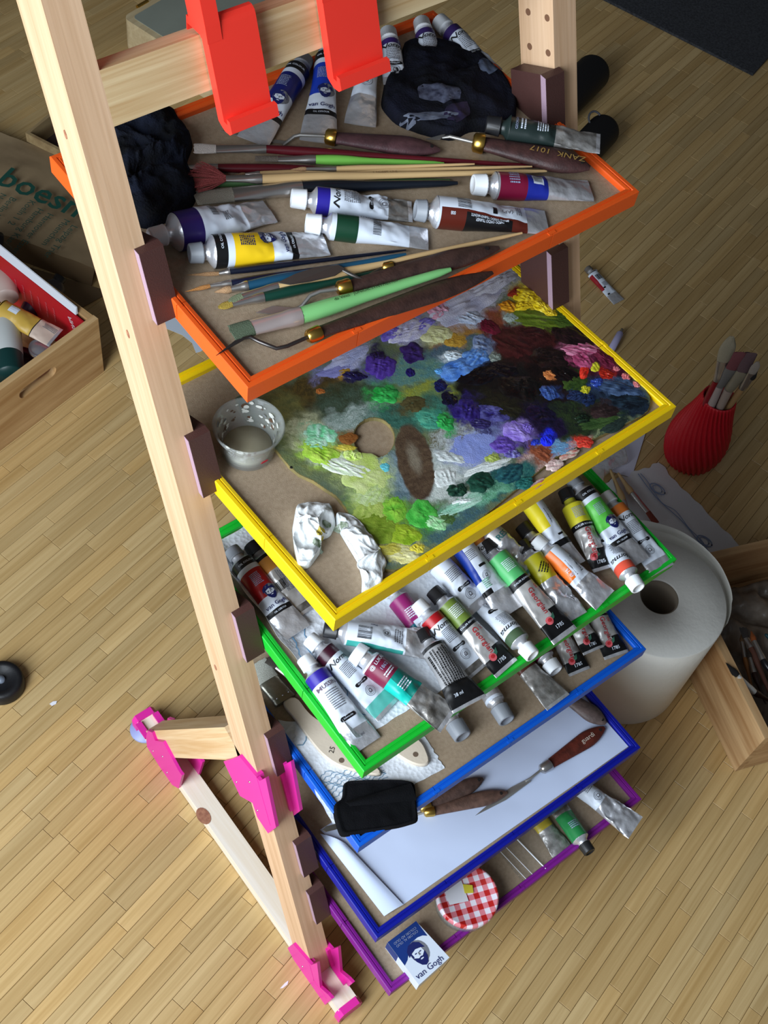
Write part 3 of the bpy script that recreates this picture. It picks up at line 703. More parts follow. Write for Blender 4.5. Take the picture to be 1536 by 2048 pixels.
TU('b', 'flattened bare foil tube stained brown, over the blue front rim', (1000, 1280), (1117, 1405), group=GB, seed=55, bands=[(0, .35, (86, 48, 40)), (.35, 1, 'd')], base='d', cap='dark', r=.0125, rt=.0175, h=(.0, .008), flat=.6)
TU('b', 'grey capped foil tube pointing forward, right of the other grey cap', (1014, 1442), (955, 1345), group=GB, seed=56, bands=[(.0, .1, 'w'), (.1, .4, 'f')], base='d', cap='grey', r=.0112, rt=.013, capn=(.0105, .0185))
TU('b', 'grey capped tube mostly hidden beneath the green rim', (926, 1474), (862, 1376), group=GB, seed=57, base='w', cap='grey', r=.0112, rt=.013, capn=(.011, .0185))
GP = 'paint tubes on the purple tray'
TU('p', 'silver tube with portrait seal hanging over the right rim of the purple tray', (1120, 1545), (1271, 1656), group=GP, seed=61, bands=[(.45, 1, 'f')], base='w', cap='dark', art=[('S', .36, 0, .012), ('L', .2, 0, 0, .012, .002, 4, gray_t)], r=.0122, rt=.0185, h=(.008, .014), crump=.9)
TU('p', 'green tube with black cap pointing over the purple rim', (1180, 1705), (1100, 1592), group=GP, seed=62, bands=[(0, .55, (40, 130, 70))], base='d', cap='dark', art=[('L', .25, 0, 180, .012, .0026, 4, inkp)], r=.0118, rt=.014, h=(.009, .004))
TU('p', 'flattened grey foil tube stained yellow beside the green one', (1056, 1610), (1128, 1708), group=GP, seed=63, bands=[(0, .3, (190, 170, 60))], base='d', cap='dark', r=.0122, rt=.016, flat=.5)
# ---------------------------------------------------------------- brushes, knives, cloths
ferr_m = mat('brush_ferrule', (190, 186, 182), 0.28, 0.9)
brass_m = mat('brass', (212, 172, 84), 0.28, 1.0)
blade_m = mat('knife_steel', (172, 170, 166), 0.42, 0.75)
bladed_m = mat('knife_steel_dull', (96, 92, 88), 0.45, 0.7)
def hm(c, rough=.35): return mat('handle_%d_%d_%d' % c, c, rough, coat=.2)
def bm(c): return mat('bristle_%d_%d_%d' % c, c, .8, bump=.8, bscale=1600)
def brush(label, tip, fs, hs, end, bw, fw, hw, bc, hc, shape='flat', group=None, z=(0, 0, 0, 0), up=(0, 0, 1), name='paint_brush', fm=None, bowl=1.0, text=None, bent=0):
    """tip, fs (ferrule start), hs (handle start), end: world points on the axis; widths are half widths"""
    P = [V(tip), V(fs), V(hs), V(end)]; upv = V(up)
    t = T(name, min(P, key=lambda p: p.z) - upv * fw, label, 'brush', group)
    d = (P[0] - P[1]); L = d.length; d.normalize(); Y = upv.cross(d).normalized(); Z = d.cross(Y)
    mb = MB(); rings = []; N = 20; th = max(.0012, min(bw, fw) * (.95 if shape == 'round' else .42))
    for k in range(9):
        u = k / 8
        if shape == 'round': w_ = fw * (1 + .25 * math.sin(math.pi * min(1, u * 1.6))) * (1 - u ** 2.2) + .0002; h_ = w_
        elif shape == 'fan': w_ = fw + (bw - fw) * u ** .9; h_ = th * (1 - .6 * u) * .7
        elif shape == 'filbert': w_ = bw * (1 - max(0, (u - .45) / .55) ** 2.4 * .75) + .0002; w_ = fw + (w_ - fw) * min(1, u * 3) if u < .34 else w_; h_ = th * (1 - .8 * u) + .0003
        else: w_ = fw + (bw - fw) * min(1, u * 1.5); h_ = th * (1 - .78 * u) + .0003
        ring = []
        for i in range(N):
            a = 2 * math.pi * i / N; rag = noise.noise(V((i * 1.7, k * .2, bw * 999))) * .10 * u
            off = L * u * (1 + (.16 * noise.noise(V((i * 2.3, 7, fw * 777))) * u)) - (L * .12 * abs(math.cos(a)) * u if shape == 'fan' else 0)
            ring.append(P[1] + d * off + Y * w_ * math.cos(a) * (1 + rag) + Z * h_ * math.sin(a) * (1 + rag))
        rings.append(ring)
    if shape == 'fan':
        mb = MB(); q = random.Random(3)
        for i in range(150):
            an = (i / 149 - .5) * 1.55 + q.uniform(-.02, .02); ln = L * (1 + .10 * math.cos(an * 2)) * q.uniform(.93, 1.02); lay_ = q.uniform(-.0012, .0012)
            p0 = P[1] + Y * fw * math.sin(an) * 1.1 + Z * lay_ * .5; p1 = P[1] + d * ln * math.cos(an * .92) + Y * bw * math.sin(an * 1.02) / math.sin(.79) * 1.0 + Z * lay_ * 1.6
            m_ = p0.lerp(p1, .5) + Y * bw * .10 * math.sin(an) + Z * lay_
            mb.tube([p0, m_, p1], [.00042, .00036, .00016], 4)
        O('bristles', mb, bm(bc), t, kind='stuff')
    else:
        mb.loft(rings); O('bristles', mb, bm(bc), t)
    mb = MB(); e = (P[2] - P[1]); n_ = 8; path = [P[1] + e * (i / n_) for i in range(n_ + 1)]; rad = []
    for i in range(n_ + 1):
        u = i / n_; a_ = fw * (1 - u) + hw * u * 1.04; b_ = (th if shape != 'round' else fw) * (1 - u) + hw * u * 1.04
        q = 1.08 if i in (6, 7) else 1.0; rad.append((a_ * q, b_ * q))
    O('ferrule', mb.tube(path, rad, 16, up=up), fm or ferr_m, t)
    e = P[3] - P[2]; n_ = 12; path = [P[2] + e * (i / n_) for i in range(n_ + 1)]
    rad = [hw * (1 + .30 * bowl * math.sin(math.pi * min(1, (i / n_) * 2.6)) * (1 if i / n_ < .39 else 0)) * (1 - .55 * (i / n_)) for i in range(n_ + 1)]; rad[-1] *= .6
    h = O('handle', MB().tube(path, rad, 12, up=up), hm(hc), t)
    if text:
        body, u, size, m = text; c = P[2] + e * u; dr = e.normalized(); yy = upv.cross(dr).normalized()
        rr_ = hw * (1 - .55 * u) * 1.32; flat_text('lettering', body, c + upv * rr_, dr * text_dir, yy * text_dir, size, m, t, lift=.0002)
    return t
text_dir = 1
def knife(label, hend, hfer, s0, pts, blade, hw=.0085, hc=(78, 52, 44), group=None, up=(0, 0, 1), hole=True, text=None, bm_=None, fer_l=.010, hth=.55, brass=True, sr=.0016):
    """handle end, handle front, ferrule front s0, shank points, blade outline (world, flat)"""
    hend, hfer, s0 = V(hend), V(hfer), V(s0); upv = V(up)
    t = T('palette_knife', min([hend, hfer, s0], key=lambda p: p.z) - upv * hw * hth, label, 'palette knife', group)
    e = hfer - hend; n_ = 16; path = [hend + e * (i / n_) for i in range(n_ + 1)]; rad = []
    for i in range(n_ + 1):
        u = i / n_; w_ = hw * (math.sin(math.pi * min(1, u * 2.6 + .06) / 2) ** .7) * (1 - .42 * max(0, (u - .35) / .65)); rad.append((max(w_, .0008), max(w_ * hth, .0006)))
    h = O('handle', MB().tube(path, rad, 18, up=up), mat('knifewood_%d_%d_%d' % hc, hc, .5, bump=.2, bscale=500, var=tuple(int(x * .75) for x in hc), vscale=120), t)
    if hole:
        c = hend + e * .09; d = e.normalized(); yy = upv.cross(d).normalized()
        mb = MB(); mb.prism([c + d * a * .0021 + yy * b * .0021 + upv * (rad[1][1] * 1.0) for a, b in ell(0, 0, 1, 1, 14)], upv * .0007); O('hanging_hole', mb, mat('hole_dark', (24, 18, 16), .9), h)
    if text:
        body, u, size, m, dr_ = text; c = hend + e * u; dr = e.normalized() * dr_; yy = upv.cross(dr).normalized()
        k = min(n_, int(u * n_)); flat_text('lettering', body, c + upv * (rad[k][1] * 1.02), dr, yy, size, m, h, lift=.0003)
    O('ferrule', MB().tube([hfer, hfer + (s0 - hfer) * .15, hfer + (s0 - hfer) * .85, s0], [hw * .62, hw * .66, hw * .6, hw * .42], 16, up=up), brass_m if brass else ferr_m, t)
    if pts: O('shank', MB().tube([s0] + [V(p) for p in pts], [(sr, sr)] * (len(pts)) + [(sr * .9, sr * .5)], 10, up=up), bm_ or blade_m, t)
    if blade: O('blade', MB().prism([V(p) for p in blade], upv * .0008), bm_ or blade_m, t)
    return t
def dense(poly, n):
    """resample a closed outline to n points, lightly rounded"""
    P = [V(p) for p in poly]; m = len(P); seg = [(P[(i + 1) % m] - P[i]).length for i in range(m)]; tot = sum(seg); out = []
    for k in range(n):
        s = tot * k / n; i = 0
        while s > seg[i]: s -= seg[i]; i += 1
        out.append(P[i].lerp(P[(i + 1) % m], s / seg[i]))
    for _ in range(2): out = [(out[i - 1] + out[i] * 2 + out[(i + 1) % n]) / 4 for i in range(n)]
    return out
def crumple(name, poly, H, seed, m, label, cat, up=(0, 0, 1), center=None, freq=38, ridge=.6, n=84, rings=26, parent=None, prof=.35, group=None, folds=None, cols=None, base=0.0004):
    """crumpled cloth or tissue: outline on its support, heaped up in folds to height H"""
    upv = V(up); P = dense(poly, n); c = V(center) if center else sum(P, V((0, 0, 0))) / n
    G = []; 
    for k in range(rings + 1):
        u = k / rings; row = []
        for i in range(n + 1):
            q = c.lerp(P[i % n], u); e = (1 - u ** 2.6) ** prof if u < 1 else 0
            nz = noise.noise(q * freq + V((seed, 0, 0))); n2 = noise.noise(q * freq * 2.3 + V((0, seed, 0))); n3 = noise.noise(q * freq * 5 + V((0, 0, seed)))
            rg = (1 - abs(nz) * 2.2) * ridge + (1 - abs(n2) * 2.2) * ridge * .45 + n3 * .18
            h = H * e * (.50 + .5 * rg) 
            sl = V((noise.noise(q * freq * .8 + V((3, seed, 1))), noise.noise(q * freq * .8 + V((9, 1, seed))), 0)) * H * .5 * min(1, (1 - u) * 4)
            if u == 1: h = 0
            row.append(q + sl - upv * sl.dot(upv) + upv * (max(h, 0.0) + base + (.0016 if 0 < 1 - u < .08 else 0)))
        G.append(row)
    mb = MB(); mb.grid(G, sm=True)
    bot = [p + upv * (-0.0002 + base * .5) for p in P]; mb.add(bot, [tuple(range(n))])
    return O(name, mb, m, parent, label, cat, group, loc=None if parent else c)
def sheet(name, c4, m, label, cat, up=(0, 0, 1), nx=40, ny=30, amp=.001, freq=12, seed=0, thick=.0004, base=.0006, curl=None, edge=0.0, group=None, parent=None, clampz=True):
    """thin sheet over four corners (in order), gently waved"""
    a, b, c, d = [V(p) for p in c4]; upv = V(up); G = []
    for i in range(nx + 1):
        u = i / nx; row = []
        for j in range(ny + 1):
            v = j / ny; p = a.lerp(b, u).lerp(d.lerp(c, u), v)
            w_ = noise.noise(p * freq + V((seed, seed, 0))); w2 = noise.noise(p * freq * 3 + V((0, seed, 5)))
            h = abs(w_) * amp * 2 + abs(w2) * amp * .5
            if curl: h += curl(u, v)
            ee = V((0, 0, 0))
            if edge: ee = (b - a).normalized() * noise.noise(V((v * 9, seed, 1))) * edge * (1 if u in (0, 1) else 0) + (d - a).normalized() * noise.noise(V((u * 9, 4, seed))) * edge * (1 if v in (0, 1) else 0)
            row.append(p + upv * (h + base) + ee)
        G.append(row)
    mb = MB(); mb.grid(G, 0, thick, True, upv); return O(name, mb, m, parent, label, cat, group, loc=None if parent else V(sum(map(V, c4), V((0, 0, 0))) / 4)), G

rag_m = mat('black_rag', (5, 6, 10), .9, bump=.6, bscale=500, var=(14, 20, 36), vscale=45, spec=.25)
U = tn('o')
o = lambda u, v, h=0.0: ta('o', u, v, h)
crumple('rag', [o(212, 268, .008), o(228, 242, .009), o(262, 226, .009), o(310, 222, .008), o(348, 224), o(388, 290), o(372, 330), o(392, 372), o(392, 408), o(366, 432), o(330, 448), o(292, 462), o(262, 448), o(236, 440)], .026, 3, rag_m,
        'crumpled black rag beside the left post on the orange tray', 'rag', center=o(300, 330), freq=42, group='black rags')
ragp_m = mat('painted_rag', (8, 9, 15), .85, bump=.6, bscale=500, var=(20, 22, 38), vscale=40, spec=.25)
smear_m = mat('dried_paint_smear', (84, 96, 124), .6, bump=.6, bscale=400, var=(40, 42, 60), vscale=160)
RP = [o(805, 92), o(860, 84), o(960, 120), o(1010, 160), o(1034, 205), o(1030, 250), o(985, 268), o(940, 262), o(905, 285), o(840, 270), o(790, 250), o(760, 215), o(770, 160), o(800, 125)]
rag2 = crumple('rag', RP, .022, 12, ragp_m, 'black rag smeared with pale and violet paint, near the right post', 'rag', center=o(900, 185), freq=26, prof=.30, group='black rags', ridge=.5)
# smears of dried paint follow the rag's surface
from mathutils.bvhtree import BVHTree
def drape(tgt, center_uv, k, rx, ry, ang, m, name, par, n=22, lift=.0006, seed=0):
    bpy.context.view_layer.update()
    me = tgt.data; mw = V(tgt['_o']); bvh = BVHTree.FromPolygons([v.co + mw for v in me.vertices], [tuple(p.vertices) for p in me.polygons])
    c = ta(k, *center_uv); ca, sa = math.cos(ang), math.sin(ang); vs = [];
    def hit(x, y):
        p = V((c.x + x * ca - y * sa, c.y + x * sa + y * ca, c.z + .1)); h = bvh.ray_cast(p, V((0, 0, -1)))
        return (h[0] + V((0, 0, lift))) if h[0] else V((p.x, p.y, c.z + lift))
    rows = []
    for j in range(5):
        row = []
        for i in range(n + 1):
            a = 2 * math.pi * i / n; q = j / 4 * (1 + .35 * noise.noise(V((math.cos(a) * 2, math.sin(a) * 2, seed + 3))))
            row.append(hit(rx * q * math.cos(a), ry * q * math.sin(a)))
        rows.append(row)
    mb = MB(); mb.grid(rows); return O(name, mb, m, par)
lift_uv = lambda u, v: (u + 6, v + 22)
drape(rag2, lift_uv(965, 132), 'o', .014, .009, .3, mat('smear_pale', (110, 128, 160), .6, var=(60, 70, 96), vscale=150), 'paint_smear', rag2, seed=1)
drape(rag2, lift_uv(868, 190), 'o', .020, .011, -.6, mat('smear_grey', (92, 98, 120), .6, var=(34, 36, 56), vscale=180), 'paint_smear', rag2, seed=4)
drape(rag2, lift_uv(850, 232), 'o', .026, .006, -.5, mat('smear_light', (120, 128, 146), .6, var=(70, 76, 96), vscale=120), 'paint_smear', rag2, seed=6)
drape(rag2, lift_uv(905, 225), 'o', .016, .010, .2, mat('smear_violet', (46, 38, 72), .6, var=(24, 22, 40), vscale=120), 'paint_smear', rag2, seed=8)

GBR = 'brushes on the orange tray'
DR = (88, 14, 26); NT = (206, 172, 122); LG = (126, 200, 84)
def br(label, tip, fs, hs, end, *a, h=(.003, .004, .005, .004), k='o', **kw):
    pts = [ta(k, p[0], p[1], hh) for p, hh in zip((tip, fs, hs, end), h)]
    return brush(label, *pts, *a, up=tn(k), group=kw.pop('group', GBR), **kw)
br('flat bristle brush with a dark red handle, furthest back of the brushes', (390, 297), (432, 298), (532, 298), (1096, 334), .0064, .0050, .0036, (206, 196, 188), DR, 'flat', h=(.008, .008, .008, .006))
br('apple green handled brush crossed by thin natural handles', (512, 317), (556, 318), (631, 319), (888, 327), .0034, .0034, .0040, (120, 110, 100), LG, 'flat', h=(.005, .005, .006, .006))
br('dark red handled brush lying directly behind the fan brush', (330, 338), (370, 337), (436, 336), (1000, 344), .003, .003, .0036, (170, 150, 140), DR, 'round', h=(.003, .003, .004, .005))
br('small round brush with bare wood handle and pale tip', (583, 339), (612, 338), (672, 338), (949, 328), .0016, .0016, .0024, (190, 150, 110), NT, 'round', h=(.010, .010, .010, .011))
br('bare wood handle running between two others to the right', (470, 350), (490, 349), (520, 348), (1064, 333), .0014, .0014, .0026, (150, 120, 90), NT, 'round', h=(.004, .004, .005, .012))
br('fan brush with spread red bristles and bare wood handle', (384, 352), (452, 357), (524, 358), (1093, 342), .0185, .0035, .0040, (176, 84, 82), NT, 'fan', h=(.010, .010, .010, .010), text=('1  HOBBY  LINE', .42, .0032, mat('ink_dim', (110, 80, 50), .5)))
br('slim dark green brush hidden beneath the fan brush', (336, 366), (352, 366), (372, 367), (900, 360), .002, .0022, .0032, (190, 180, 170), (70, 104, 62), 'round', h=(.003, .003, .003, .003))
br('wide flat grey bristle brush with dark stained thick handle', (394, 396), (466, 389), (604, 376), (915, 366), .0082, .0082, .0060, (148, 142, 128), (20, 26, 36), 'flat', h=(.006, .006, .007, .007), bowl=.6)
br('thin black handled liner brush, the furthest back of the front row', (376, 550), (438, 547), (460, 543), (812, 500), .0012, .0014, .0026, (170, 130, 90), (20, 24, 40), 'round')
br('thin navy handled liner brush with a long ferrule', (372, 583), (420, 572), (463, 566), (800, 512), .0012, .0014, .0028, (190, 130, 70), (18, 22, 46), 'round')
br('teal blue handled brush with sandy tip', (430, 584), (462, 578), (496, 571), (812, 508), .0022, .0024, .0040, (190, 150, 110), (22, 70, 96), 'round', h=(.003, .004, .005, .012))
br('bare wood handled brush with a green stained tip, in the front row', (458, 603), (484, 592), (556, 573), (1044, 466), .0034, .0034, .0036, (120, 130, 100), NT, 'filbert', h=(.005, .006, .007, .009))
br('dark green handled brush with a mustard coloured tip', (438, 615), (464, 607), (528, 594), (830, 528), .0036, .0032, .0040, (176, 148, 60), (16, 60, 48), 'filbert', h=(.003, .004, .005, .004))
br('thick light green brush with square grey green bristles, nearest the front', (464, 667), (504, 655), (602, 631), (901, 539), .0088, .0080, .0068, (86, 100, 78), (128, 196, 122), 'flat', h=(.007, .007, .008, .012), bowl=.5, fm=mat('ferrule_rosy', (204, 188, 184), .3, .6), text=('da Vinci   JUNIOR SYNTHETICS', .42, .0042, mat('ink_forest', (24, 60, 30), .5)))
GK = 'palette knives on the orange tray'
gold_t = mat('ink_gold', (196, 160, 90), .4, .4)
knife('cranked palette knife with dark handle lying just behind the brushes', o(880, 300, .006), o(672, 276, .008), o(650, 272, .008), [o(600, 270, .008), o(588, 273, .006), o(566, 290, .002)],
      [o(566, 288, .001), o(575, 284, .001), o(500, 274, .001), o(440, 262, .001), o(500, 280, .001)], hw=.0115, hc=(88, 58, 62), group=GK)
knife('palette knife with gold stamped dark handle, its end over the right rim', o(1180, 336, .016), o(968, 288, .010), o(945, 284, .010), [o(900, 273, .009), o(885, 275, .006)],
      [o(893, 268, .005), o(880, 280, .005), o(852, 279, .002)], hw=.0142, hc=(74, 46, 44), group=GK, text=('ZANK  1017', .32, .0095, gold_t, 1))
knife('thick handled palette knife with trowel blade under the light green brush', o(998, 495, .010), o(700, 572, .009), o(674, 578, .009), [o(640, 583, .009), o(620, 592, .007), o(604, 612, .003), o(592, 618, .001)],
      [o(512, 626, .001), o(545, 613, .001), o(594, 617, .001), o(570, 631, .001)], hw=.0102, hc=(72, 50, 44), group=GK)
knife('leaf bladed palette knife lying under the bare wood handle', o(930, 515, .006), o(785, 533, .006), o(764, 536, .006), [o(724, 560, .011), o(704, 550, .012), o(682, 538, .013)],
      [o(556, 566, .012), o(590, 549, .013), o(630, 536, .013), o(676, 531, .013), o(690, 538, .013), o(670, 552, .013), o(620, 564, .013), o(580, 570, .012)], hw=.0078, hc=(70, 48, 42), group=GK, bm_=bladed_m, hole=False)
knife('cranked painting knife leaning its needle thin blade on the front rim', o(985, 545, .004), o(640, 664, .008), o(614, 675, .008), [o(575, 692, .008), o(553, 697, .008), o(520, 684, .008), o(500, 674, .008), o(486, 677, .009)],
      [o(505, 671, .009), o(432, 712, .0075), o(470, 682, .009)], hw=.0095, hc=(70, 46, 40), group=GK, bm_=mat('knife_steel_dark', (84, 80, 78), .3, .8), hole=False)

# ---------------------------------------------------------------- glass cup on the yellow tray
glass_m = mat('cup_glass', (232, 238, 236), .06, trans=.7, ior=1.3, spec=.7, alpha=.45)
y_ = lambda u, v, h=0.0: ta('y', u, v, h)
cb = y_(495, 903, .0005); UY = tn('y')
cup = T('glass_cup', cb, 'small glass cup with a flared rim and dried paint inside', 'cup')
prof = [(0, 0), (.0225, 0), (.0238, .002), (.0250, .012), (.0262, .024), (.0300, .031), (.0322, .0365), (.0314, .0385), (.0300, .0368), (.0276, .0315), (.0240, .025), (.0228, .013), (.0210, .0050), (0, .0040)]
O('glass', MB().lathe(cb, UY, prof, 48), glass_m, cup)
O('oil', MB().lathe(cb + UY * .0045, UY, [(0, 0), (.0205, 0), (.0215, .006), (0, .0060)], 36), mat('murky_oil', (170, 163, 138), .25, bump=.1, bscale=200), cup)
rr2 = random.Random(5); fl = MB()
for i in range(110):
    a = rr2.uniform(-.2, math.pi + .4) if i < 52 else rr2.uniform(0, 6.28); z = rr2.uniform(.014, .034); r_ = np.interp(z, [.013, .025, .0315, .0368], [.0226, .0238, .0274, .0298])
    X = V((math.cos(a), math.sin(a), 0)); Yt = V((-math.sin(a), math.cos(a), 0)); s = rr2.uniform(.0008, .0036)
    q = [cb + X * (r_ - .0002) + UY * z + Yt * s * math.cos(b) + (UY + X * .12) * s * .8 * math.sin(b) * rr2.uniform(.5, 1.2) for b in np.linspace(0, 5.3, 7)]
    fl.add(q, [tuple(range(7))], rr2.choice([0, 0, 0, 1, 2]))
O('paint_flecks', fl, [mat('fleck_white', (214, 214, 206), .6), mat('fleck_brown', (96, 70, 52), .6), mat('fleck_grey', (120, 122, 122), .6)], cup, kind='stuff')
mb = MB(); c = cb + V((0, -1, 0)) * .0259 + UY * .014; mb.prism([c + V((1, 0, 0)) * x * .004 + UY * y * .0012 for x, y in ell(0, 0, 1, 1, 10)], (0, -.0003, 0)); O('paint_fleck', mb, mat('fleck_red', (190, 30, 50), .5), cup)

tissue_m = mat('tissue', (232, 236, 236), .8, bump=.4, bscale=260)
tis_y = mat('tissue_stain_yellow', (200, 180, 70), .8); tis_g = mat('tissue_stain_green', (86, 104, 70), .8, var=(196, 206, 190), vscale=200)
t1 = crumple('tissue', [y_(592, 1018), (y_(628, 1012)), y_(664, 1020), y_(672, 1050), y_(660, 1075), y_(640, 1082), y_(642, 1105), y_(618, 1138), y_(594, 1140), y_(588, 1100), y_(584, 1060)], .020, 21, tissue_m,
        'crumpled white tissue with a yellow spot next to the frame', 'tissue', up=UY, freq=60, prof=.4, ridge=.7, group='used tissues')
drape(t1, (640, 1078), 'y', .0055, .0030, .3, tis_y, 'paint_stain', t1, seed=2); drape(t1, (634, 1100), 'y', .0035, .0055, .4, tis_g, 'paint_stain', t1, seed=3)
drape(t1, (652, 1058), 'y', .0030, .004, .6, tis_g, 'paint_stain', t1, seed=9)
t2 = crumple('tissue', [y_(668, 1032), y_(690, 1028), y_(715, 1046), y_(740, 1078), y_(758, 1105), y_(776, 1138), y_(764, 1146), y_(766, 1172), y_(742, 1186), y_(722, 1194), y_(724, 1160), y_(716, 1128), y_(698, 1098), y_(676, 1062)], .018, 27, tissue_m,
        'twisted white tissue strip curling towards the front of the yellow tray', 'tissue', up=UY, freq=60, prof=.4, ridge=.7, center=y_(722, 1105), group='used tissues')
drape(t2, (680, 1062), 'y', .0035, .006, .6, tis_g, 'paint_stain', t2, seed=5)

# ---------------------------------------------------------------- green tray paper towel
towel_m = mat('paper_towel', (226, 232, 240), .85)
def towel_bump(m):
    n = m.node_tree; b = n.nodes['Principled BSDF']; t = n.nodes.new('ShaderNodeTexCoord'); v = n.nodes.new('ShaderNodeTexVoronoi'); v.inputs['Scale'].default_value = 240
    u = n.nodes.new('ShaderNodeBump'); u.inputs['Strength'].default_value = .5; u.inputs['Distance'].default_value = .0015
    n.links.new(t.outputs['Object'], v.inputs['Vector']); n.links.new(v.outputs['Distance'], u.inputs['Height']); n.links.new(u.outputs[0], b.inputs['Normal'])
towel_bump(towel_m)
tblue = mat('towel_print_blue', (96, 150, 190), .8)
g_ = lambda u, v, h=0.0: ta('g', u, v, h)
gl = lambda x, y, h=0.0: tp('g', x, y, BH + h)
tw, G = sheet('paper_towel', [gl(.012, .030), gl(.20, .022), gl(.205, .29), gl(.0125, .285)], towel_m, 'embossed white paper towel spread under the tubes on the green tray', 'paper towel', up=tn('g'), nx=60, ny=60, amp=.0006, freq=30, seed=3,
              curl=lambda u, v: (.012 * max(0, 1 - u * 9) ** 1.5), edge=.003)
def ribbon(mb, pts, wd, up=(0, 0, 1), lift=.0005):
    pts = [V(p) for p in pts]; rows = []
    for i, p in enumerate(pts):
        d = (pts[min(i + 1, len(pts) - 1)] - pts[max(i - 1, 0)]).normalized(); y = V(up).cross(d).normalized() * wd; rows.append([p - y + V(up) * lift, p + y + V(up) * lift])
    mb.grid(rows)
mb = MB(); ribbon(mb, [G[3 + int(2 * math.sin(j * .5))][j] for j in range(4, 57)], .0005, lift=.0010); ribbon(mb, [G[8 + int(3 * math.cos(j * .4))][j] for j in range(4, 57)], .0004, lift=.0007)
O('printed_line', mb, tblue, tw)

# ---------------------------------------------------------------- bright blue tray
b_ = lambda u, v, h=0.0: ta('b', u, v, h)
UB = tn('b')
tw, G = sheet('paper_towel', [b_(556, 1440), b_(850, 1474), b_(889, 1537), b_(668, 1655)], towel_m, 'embossed paper towel with faint blue lines on the bright blue tray', 'paper towel', up=UB, nx=50, ny=40, amp=.0009, freq=24, seed=8, edge=.002)
mb = MB()
for q in range(9): ribbon(mb, [G[4 + int(i * .9)][30 - q + int(1.5 * math.sin(i * .6 + q))] for i in range(0, 28)], .0003, lift=.0008)
ribbon(mb, [G[i][int(8 + 3 * math.sin(i * .5))] for i in range(2, 40)], .0005, lift=.0008)
O('printed_line', mb, mat('towel_print_dim', (104, 146, 176), .8), tw)
pale_w = mat('raw_brush_wood', (222, 208, 188), .5, bump=.1, bscale=300)
grip = mat('hole_dark', (24, 18, 16), .9)
def flatbrush(label, tip, fs, hs, end, bw, hp, hole, bc, name='flat_brush', h=.006):
    """wide varnish brush: hp = handle outline points in the picture"""
    t = T(name, b_(*hs), label, 'brush', 'wide varnish brushes')
    P0, P1, P2 = b_(*tip, .004), b_(*fs, .004), b_(*hs, .004); d = (P0 - P1).normalized(); Y = UB.cross(d).normalized()
    mb = MB(); rings = []
    for k in range(7):
        u = k / 6; c = P1.lerp(P0, u); w_ = bw * (1 + .04 * u); hh = .0042 * (1 - .75 * u)
        rings.append([c + Y * w_ * max(-1, min(1, 1.25 * math.cos(a))) + UB * hh * math.sin(a) + d * (.0012 * noise.noise(V((i * 3.3, 1, bw * 99))) * u) for i, a in enumerate(np.linspace(0, 2 * math.pi, 25)[:-1])])
    O('bristles', mb.loft(rings), bm(bc), t)
    mb = MB(); rings = []
    for u, q in ((0, 1), (.08, 1.05), (.16, 1), (.5, 1), (.84, 1), (.92, 1.05), (1, .98)):
        c = P1.lerp(P2, u); rings.append([c + Y * bw * q * max(-1, min(1, 1.3 * math.cos(a))) + UB * .0048 * q * math.sin(a) for a in np.linspace(0, 2 * math.pi, 21)[:-1]])
    fr_ = O('ferrule', mb.loft(rings), mat('tin_ferrule', (150, 148, 136), .35, .8, bump=.3, bscale=200), t)
    for s in (-.6, 0, .6): O('nail', MB().lathe(P2.lerp(P1, .2) + Y * bw * s + UB * .0046, UB, [(0, .0008), (.0009, .0006), (.0011, 0)], 8), steel, fr_)
    pts = dense([b_(u, v, .0015) for u, v in hp], 48); c = sum(pts, V((0, 0, 0))) / 48
    mb = MB(); lo = pts; up1 = [p + UB * .0050 for p in pts]; top = [c + (p - c) * .965 + UB * .0062 for p in pts]
    mb.loft([[c + (p - c) * .96 - UB * .0008 for p in pts], lo, up1, top]); hd = O('handle', mb, pale_w, t)
    if hole:
        hc = b_(*hole, .0074); mb = MB(); mb.prism([hc + V((a * .0030, b * .0030, 0)) for a, b in ell(0, 0, 1, 1, 16)], UB * .0005); O('hanging_hole', mb, mat('hole_brown', (110, 92, 76), .9), hd)
    return t, hd
t, hd = flatbrush('wide flat brush with white bristles and long pale handle under the green rim', (512, 1326), (538, 1362), (572, 1402), None, .0125,
          [(560, 1408), (588, 1392), (600, 1408), (612, 1428), (660, 1462), (700, 1500), (745, 1535), (770, 1552), (760, 1556), (712, 1546), (670, 1532), (640, 1508), (610, 1470), (586, 1436)], (683, 1521), (206, 208, 196))
flat_text('lettering', '25', b_(664, 1500, .0078), V((.75, .62, 0)), V((-.62, .75, 0)), .008, mat('ink_stamp', (60, 56, 52), .6), hd)
t, hd = flatbrush('pale wooden brush handle with a hole poking out under the green rim', (640, 1395), (668, 1412), (700, 1432), None, .0115,
          [(692, 1440), (716, 1424), (760, 1450), (820, 1470), (846, 1492), (861, 1532), (840, 1536), (812, 1524), (790, 1508), (740, 1480)], (831, 1509), (180, 176, 160))
br('slim brush with dark ferrule half hidden along the left side of the blue tray', (536, 1318), (556, 1330), (612, 1376), (760, 1500), .006, .006, .005, (80, 74, 66), (150, 130, 110), 'flat', k='b', h=(.012, .012, .012, .008), group='wide varnish brushes')
blackc = mat('black_felt', (14, 14, 18), .95, bump=.5, bscale=900, var=(7, 8, 11), vscale=60, spec=.2)
CP = [b_(686, 1566, .002), b_(700, 1563, .002), b_(800, 1562, .002), b_(830, 1568, .002), b_(832, 1600, .004), b_(837, 1645, .004), b_(800, 1656, .004), b_(680, 1676, .004), b_(668, 1640, .004), b_(664, 1612, .003), b_(684, 1600, .002)]
cl = crumple('cloth', CP, .010, 33, blackc, 'folded black cloth hanging over the corner of the bright blue tray', 'cloth', up=UB, center=b_(752, 1618, .004), freq=18, prof=.10, ridge=.42)
